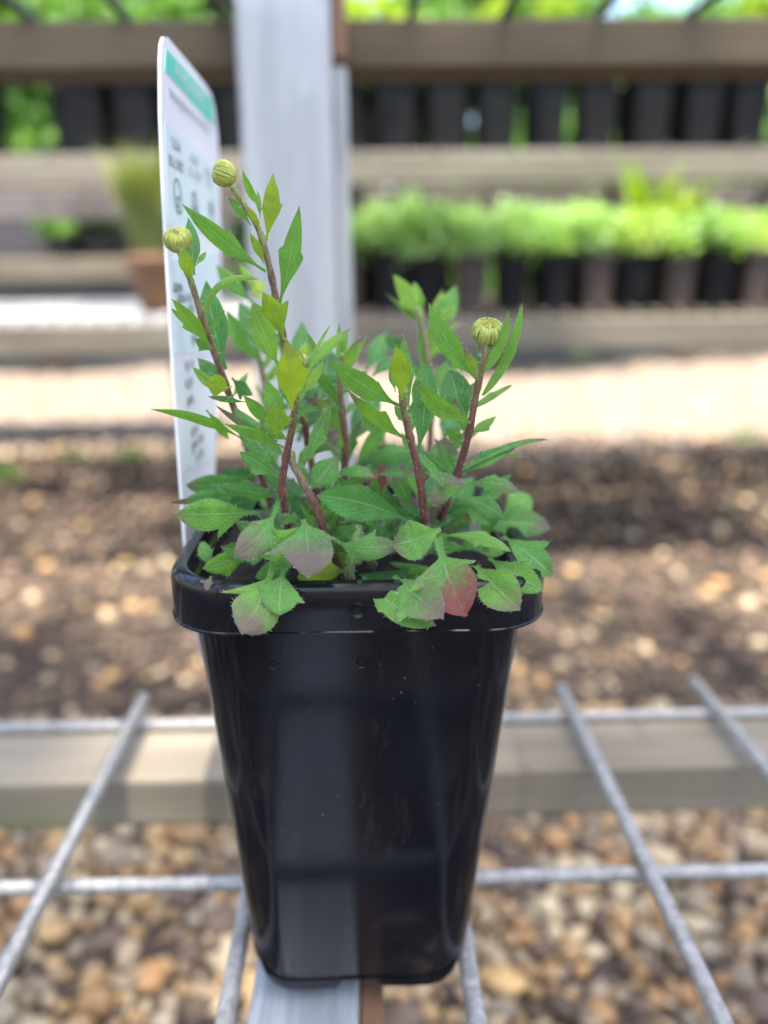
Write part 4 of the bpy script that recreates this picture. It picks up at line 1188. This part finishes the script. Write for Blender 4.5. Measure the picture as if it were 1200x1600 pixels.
# low right
leaf(684, 840, 726, 960, 78, .186, .164, 'S', 0.06, 0, .46, .85, red=.95, felt=.5, belly=.16, teeth=((1, .52, .70), (-1, .45, .55)))
leaf(568, 902, 680, 976, 46, .184, .164, 'O', 0.12, 14, .48, .40, felt=.5, belly=.10, teeth=((1, .46, .25),))
leaf(616, 900, 694, 967, 62, .182, .160, 'O', 0.02, 8, .50, .75, felt=.6, belly=.12)
leaf(744, 884, 812, 953, 62, .186, .166, 'O', 0.03, 6, .56, .55, felt=.5, belly=.12)
leaf(764, 872, 847, 920, 42, .190, .176, 'O', 0.04, 12, .42, .25, felt=.5, belly=.10, teeth=((-1, .55, .5),))
leaf(786, 838, 864, 898, 44, .196, .184, 'O', -0.03, 12, .38, .35, felt=.5, belly=.10, teeth=((-1, .55, .65),))
leaf(688, 838, 799, 862, 22, .192, .182, 'O', -0.18, 30, .52, .35, felt=.35)
leaf(738, 822, 860, 826, 46, .226, .218, 'O', -0.12, 14, .36, .55, felt=.6)
leaf(786, 808, 830, 772, 42, .232, .236, 'O', 0.0, 5, .48, .1, felt=.4)
leaf(740, 860, 786, 862, 24, .204, .200, 'O', -0.1, 25, .40, .1, felt=.4)
leaf(636, 893, 560, 898, 18, .195, .190, 'N', -0.1, 30, .3, .3, felt=.5)
leaf(690, 895, 610, 880, 16, .200, .195, 'N', -0.05, 20, .45, .2, felt=.5)
leaf(690, 905, 630, 900, 34, .192, .188, 'O', -0.05, 30, .6, .4, felt=.4)
leaf(570, 862, 606, 820, 28, .196, .198, 'O', 0.1, 10, .30, .1, felt=.4)
leaf(560, 870, 596, 842, 22, .193, .188, 'O', 0.1, 20, .78, .1, felt=.2)
leaf(440, 850, 350, 860, 34, .200, .190, 'O', -0.10, 20, .40, .35, felt=.5)
leaf(470, 866, 398, 902, 30, .193, .181, 'O', -0.08, 16, .50, .2, felt=.4, teeth=((-1, .55, .5),))
leaf(610, 865, 668, 846, 30, .198, .196, 'O', -0.10, 24, .30, .3, felt=.4)
leaf(590, 880, 530, 850, 26, .196, .192, 'O', 0.10, 20, .36, .3, felt=.4)
leaf(715, 862, 770, 838, 30, .204, .204, 'O', -0.10, 18, .34, .2, felt=.4, teeth=((1, .55, .5),))
leaf(560, 800, 520, 742, 30, .208, .208, 'L', 0.05, 10, .30, .2, felt=.5, teeth=((-1, .5, .4),))
leaf(470, 800, 415, 730, 34, .208, .210, 'L', 0.05, 12, .34, .2, felt=.5, teeth=((1, .5, .4),))
leaf(740, 800, 800, 740, 24, .212, .214, 'L', -0.05, 16, .36, .2, felt=.5)
leaf(600, 690, 560, 640, 22, .222, .226, 'L', 0.05, 14, .36, .2, felt=.4)
leaf(690, 720, 760, 660, 18, .208, .212, 'L', -0.1, 20, .40, .2, felt=.4)
leaf(690, 640, 650, 600, 18, .214, .220, 'L', 0.1, 10, .30, .2, felt=.4)
leaf(480, 660, 440, 600, 20, .206, .210, 'L', 0.1, 14, .5, .2, felt=.3)
# far upper shoots, out of focus
leaf(660, 506, 614, 428, 28, .254, .258, 'L', 0.06, 0, .60, .1)
leaf(662, 500, 645, 438, 20, .256, .260, 'L', 0.0, 10, .58, .1)
leaf(676, 520, 712, 446, 34, .256, .262, 'L', 0.08, 0, .30, .1)
leaf(672, 505, 692, 452, 14, .258, .262, 'L', 0.0, 10, .65, .1)
leaf(668, 590, 655, 505, 16, .252, .254, 'N', 0.0, 10, .55, .1)
leaf(668, 640, 700, 560, 30, .250, .256, 'L', 0.05, 10, .25, .1)
# fill the crown's base with leaf stalks and small leaves
for i in range(95):
    bx = rnd.uniform(430, 740); by = rnd.uniform(815, 870); db = rnd.uniform(.204, .245)
    a = rnd.uniform(-1.15, 1.15); l_ = rnd.uniform(45, 105)
    leaf(bx, by, bx + l_*math.sin(a), by - l_*math.cos(a)*rnd.uniform(0.25, 0.9), rnd.uniform(14, 34), db, db + rnd.uniform(-.018, .012), rnd.choice('OOLS'), rnd.uniform(-.15, .15), rnd.uniform(-25, 30),
         rnd.uniform(.05, .45), rnd.choice((.1, .2, .5, .9)), felt=rnd.uniform(.2, .6), teeth=rnd.choice(((), ((1, .6, .5),), ((-1, .55, .4),))), hairs=24)

# small lobed leaves crowding the front of the rosette
for i in range(34):
    a = rnd.uniform(-1.9, 1.9); bx = 560 + 110*math.sin(a)*rnd.uniform(0.4, 1.0) + rnd.uniform(-40, 40); by = rnd.uniform(800, 868)
    l_ = rnd.uniform(34, 66); db = rnd.uniform(.193, .212)
    leaf(bx, by, bx + l_*math.sin(a), by - l_*math.cos(a)*0.7, rnd.uniform(15, 26), db, db - rnd.uniform(-.004, .012), rnd.choice('OOSL'), rnd.uniform(-.18, .18), rnd.uniform(5, 34), rnd.uniform(.25, .55), rnd.choice((.1, .3, .6, .9)),
         felt=rnd.uniform(.3, .7), teeth=rnd.choice((((1, .55, .6), (-1, .6, .4)), ((-1, .52, .65),), ((1, .5, .65),))), hairs=26, belly=rnd.uniform(0, .1))
# small narrow leaves up the stems
for pts in STEMS[:9]:
    for k in range(12):
        i = rnd.randrange(len(pts)-2); t = rnd.random()
        x, y, d = (pts[i][q]*(1-t) + pts[i+1][q]*t for q in range(3))
        if y < 470: continue
        side = -1 if k % 2 else 1
        a = side*rnd.uniform(0.25, 1.15); l_ = rnd.uniform(34, 78)
        d += 0.004
        leaf(x, y, x + l_*math.sin(a), y - l_*math.cos(a), rnd.uniform(10, 22), d, d + rnd.uniform(-.004, .014), rnd.choice('LLN'), side*rnd.uniform(-.12, .05), rnd.uniform(5, 35),
             rnd.uniform(.2, .62), rnd.choice((.1, .2, .4, .7)), felt=rnd.uniform(.15, .6), teeth=rnd.choice(((), (), ((1, .55, .4),), ((-1, .5, .4),))), hairs=24)
# --- flower buds
M['bract'] = noise_mat('bract', [(0.3, (0.29, 0.34, 0.035)), (0.6, (0.46, 0.50, 0.12)), (0.85, (0.44, 0.30, 0.17))], 800, 0.55, 0.2, bdist=0.0002)
M['bract_tip'] = noise_mat('bract_tip', [(0.3, (0.24, 0.10, 0.08)), (0.7, (0.34, 0.24, 0.12))], 700, 0.6, 0.2, bdist=0.0002)
M['disc'] = noise_mat('bud_disc', [(0.3, (0.40, 0.42, 0.03)), (0.7, (0.58, 0.55, 0.08))], 900, 0.6, 0.4, bdist=0.0003)
def bud(px, py, d, axis, rad, hgt, openness):
    c = at(px, py, d)
    ax = Vector(axis).normalized()
    e1 = ax.orthogonal().normalized(); e2 = ax.cross(e1)
    root = MB()
    # swollen cup under the bracts
    prof = [(0.12, -0.60), (0.52, -0.54), (0.84, -0.32), (0.93, 0.0), (0.84, 0.28), (0.58, 0.40), (0.30, 0.36), (0.0, 0.33)]
    n = 22
    ids = []
    for (q, z) in prof:
        ids.append(root.add([c - PO + (e1*math.cos(6.2832*j/n) + e2*math.sin(6.2832*j/n))*rad*q + ax*hgt*z for j in range(n)], []))
    for i in range(len(ids)-1):
        for j in range(n): root.f.append((ids[i]+j, ids[i]+(j+1) % n, ids[i+1]+(j+1) % n, ids[i+1]+j))
    fb = root.build('flower_bud', M['bract'], plant, True)
    br = MB(); tips = MB()
    e_ = 0.20 + 0.30*openness
    path = [(0.25, -0.62), (0.70, -0.50), (0.97, -0.18), (1.00, 0.10), (0.88, 0.34), (0.5*(0.88+e_), 0.46), (e_, 0.44)]
    for row_, (cnt, off, cut, sc) in enumerate(((28, 0.0, 7, 1.0), (22, 0.13, 5, 1.05))):
        for k in range(cnt):
            a = 6.2832*(k+off)/cnt + rnd.uniform(-.06, .06)
            o = e1*math.cos(a) + e2*math.sin(a); tn = ax.cross(o)
            pv = []
            m_ = cut
            for i in range(m_):
                q, z = path[i]
                wdt = rad*0.105*(0.35 + 0.65*min(1.0, q))*(math.sin(math.pi*(0.18+0.80*i/(m_-1)))**0.8)
                p = c - PO + o*rad*q*sc + ax*hgt*z
                crest = (o*q + ax*(1-q))*rad*0.075
                pv += [p - tn*wdt, p + crest, p + tn*wdt]
            f_ = []
            for i in range(m_-1):
                for j in range(2):
                    f_.append((i*3+j, i*3+j+1, i*3+j+4, i*3+j+3))
            br.add(pv, f_)
            if row_ == 0 and k % 2:
                q, z = path[m_-1]; p = c - PO + o*rad*q*sc*1.03 + ax*hgt*(z+0.02)
                tips.add([p - tn*rad*0.05, p + o*rad*0.05, p + tn*rad*0.05, p + ax*hgt*0.06 - o*rad*rnd.uniform(0.0, .16)], [(0, 1, 3), (1, 2, 3), (2, 0, 3)])
    br.build('bracts', M['bract'], fb, True); tips.build('bract_tips', M['bract_tip'], fb)
    dk = MB()
    for k in range(34):
        q = math.sqrt(rnd.random())*rad*(0.16+0.30*openness); a = rnd.uniform(0, 6.28)
        p = c - PO + (e1*math.cos(a)+e2*math.sin(a))*q + ax*hgt*(0.36+0.04*openness)
        s_ = rad*0.07
        dk.add([p + e1*s_, p + e2*s_, p - e1*s_, p - e2*s_, p + ax*rad*0.16], [(0, 1, 4), (1, 2, 4), (2, 3, 4), (3, 0, 4)])
    dk.build('disc', M['disc'], fb)
    for _ in range(70):
        a = rnd.uniform(0, 6.28); q, z = rnd.choice(path[1:5]); o = e1*math.cos(a) + e2*math.sin(a)
        add_hair(c - PO + o*rad*q + ax*hgt*z, (o + rdir()*0.4).normalized(), rnd.uniform(.0004, .0009))
bud(278, 374, .199, (0.0, -0.62, 0.78), 3.15*mm, 4.6*mm, 0.1)
bud(349, 271, .199, (-0.86, -0.22, 0.34), 2.7*mm, 5.0*mm, 0.05)
bud(762, 518, .194, (0.02, -0.55, 0.83), 3.7*mm, 4.9*mm, 0.9)
bud(468, 562, .186, (0.1, -0.3, 0.9), 1.8*mm, 3.2*mm, 0.2)
M['hair'] = noise_mat('plant_hair', [(0.3, (0.55, 0.58, 0.48)), (0.7, (0.75, 0.76, 0.70))], 50, 0.5, 0.0)
tag(hair.build('fine_hairs', M['hair'], plant), kind='stuff')
# brown wisps of dead leaf on the potting mix
for k in range(14):
    b = MB(); x, y = rnd.uniform(-.035, .035), rnd.uniform(-.036, .02)
    leaf_card(b, Vector((0, 0, 0)), rdir(0.1), rdir(), rnd.uniform(.006, .014), .003)
    o = tag(b.build('bark_chip', M['wood_brown'], loc=(PC.x+x, PC.y+y, ZSOIL+0.002)), 'small brown bark chip on the potting mix', 'bark chip', 'bark chips in the pot')
for o in bpy.data.objects:
    if 'used' in o: del o['used']
print('leaves', leaf_count, 'hair', len(hair.f), 'objects', len(bpy.data.objects))
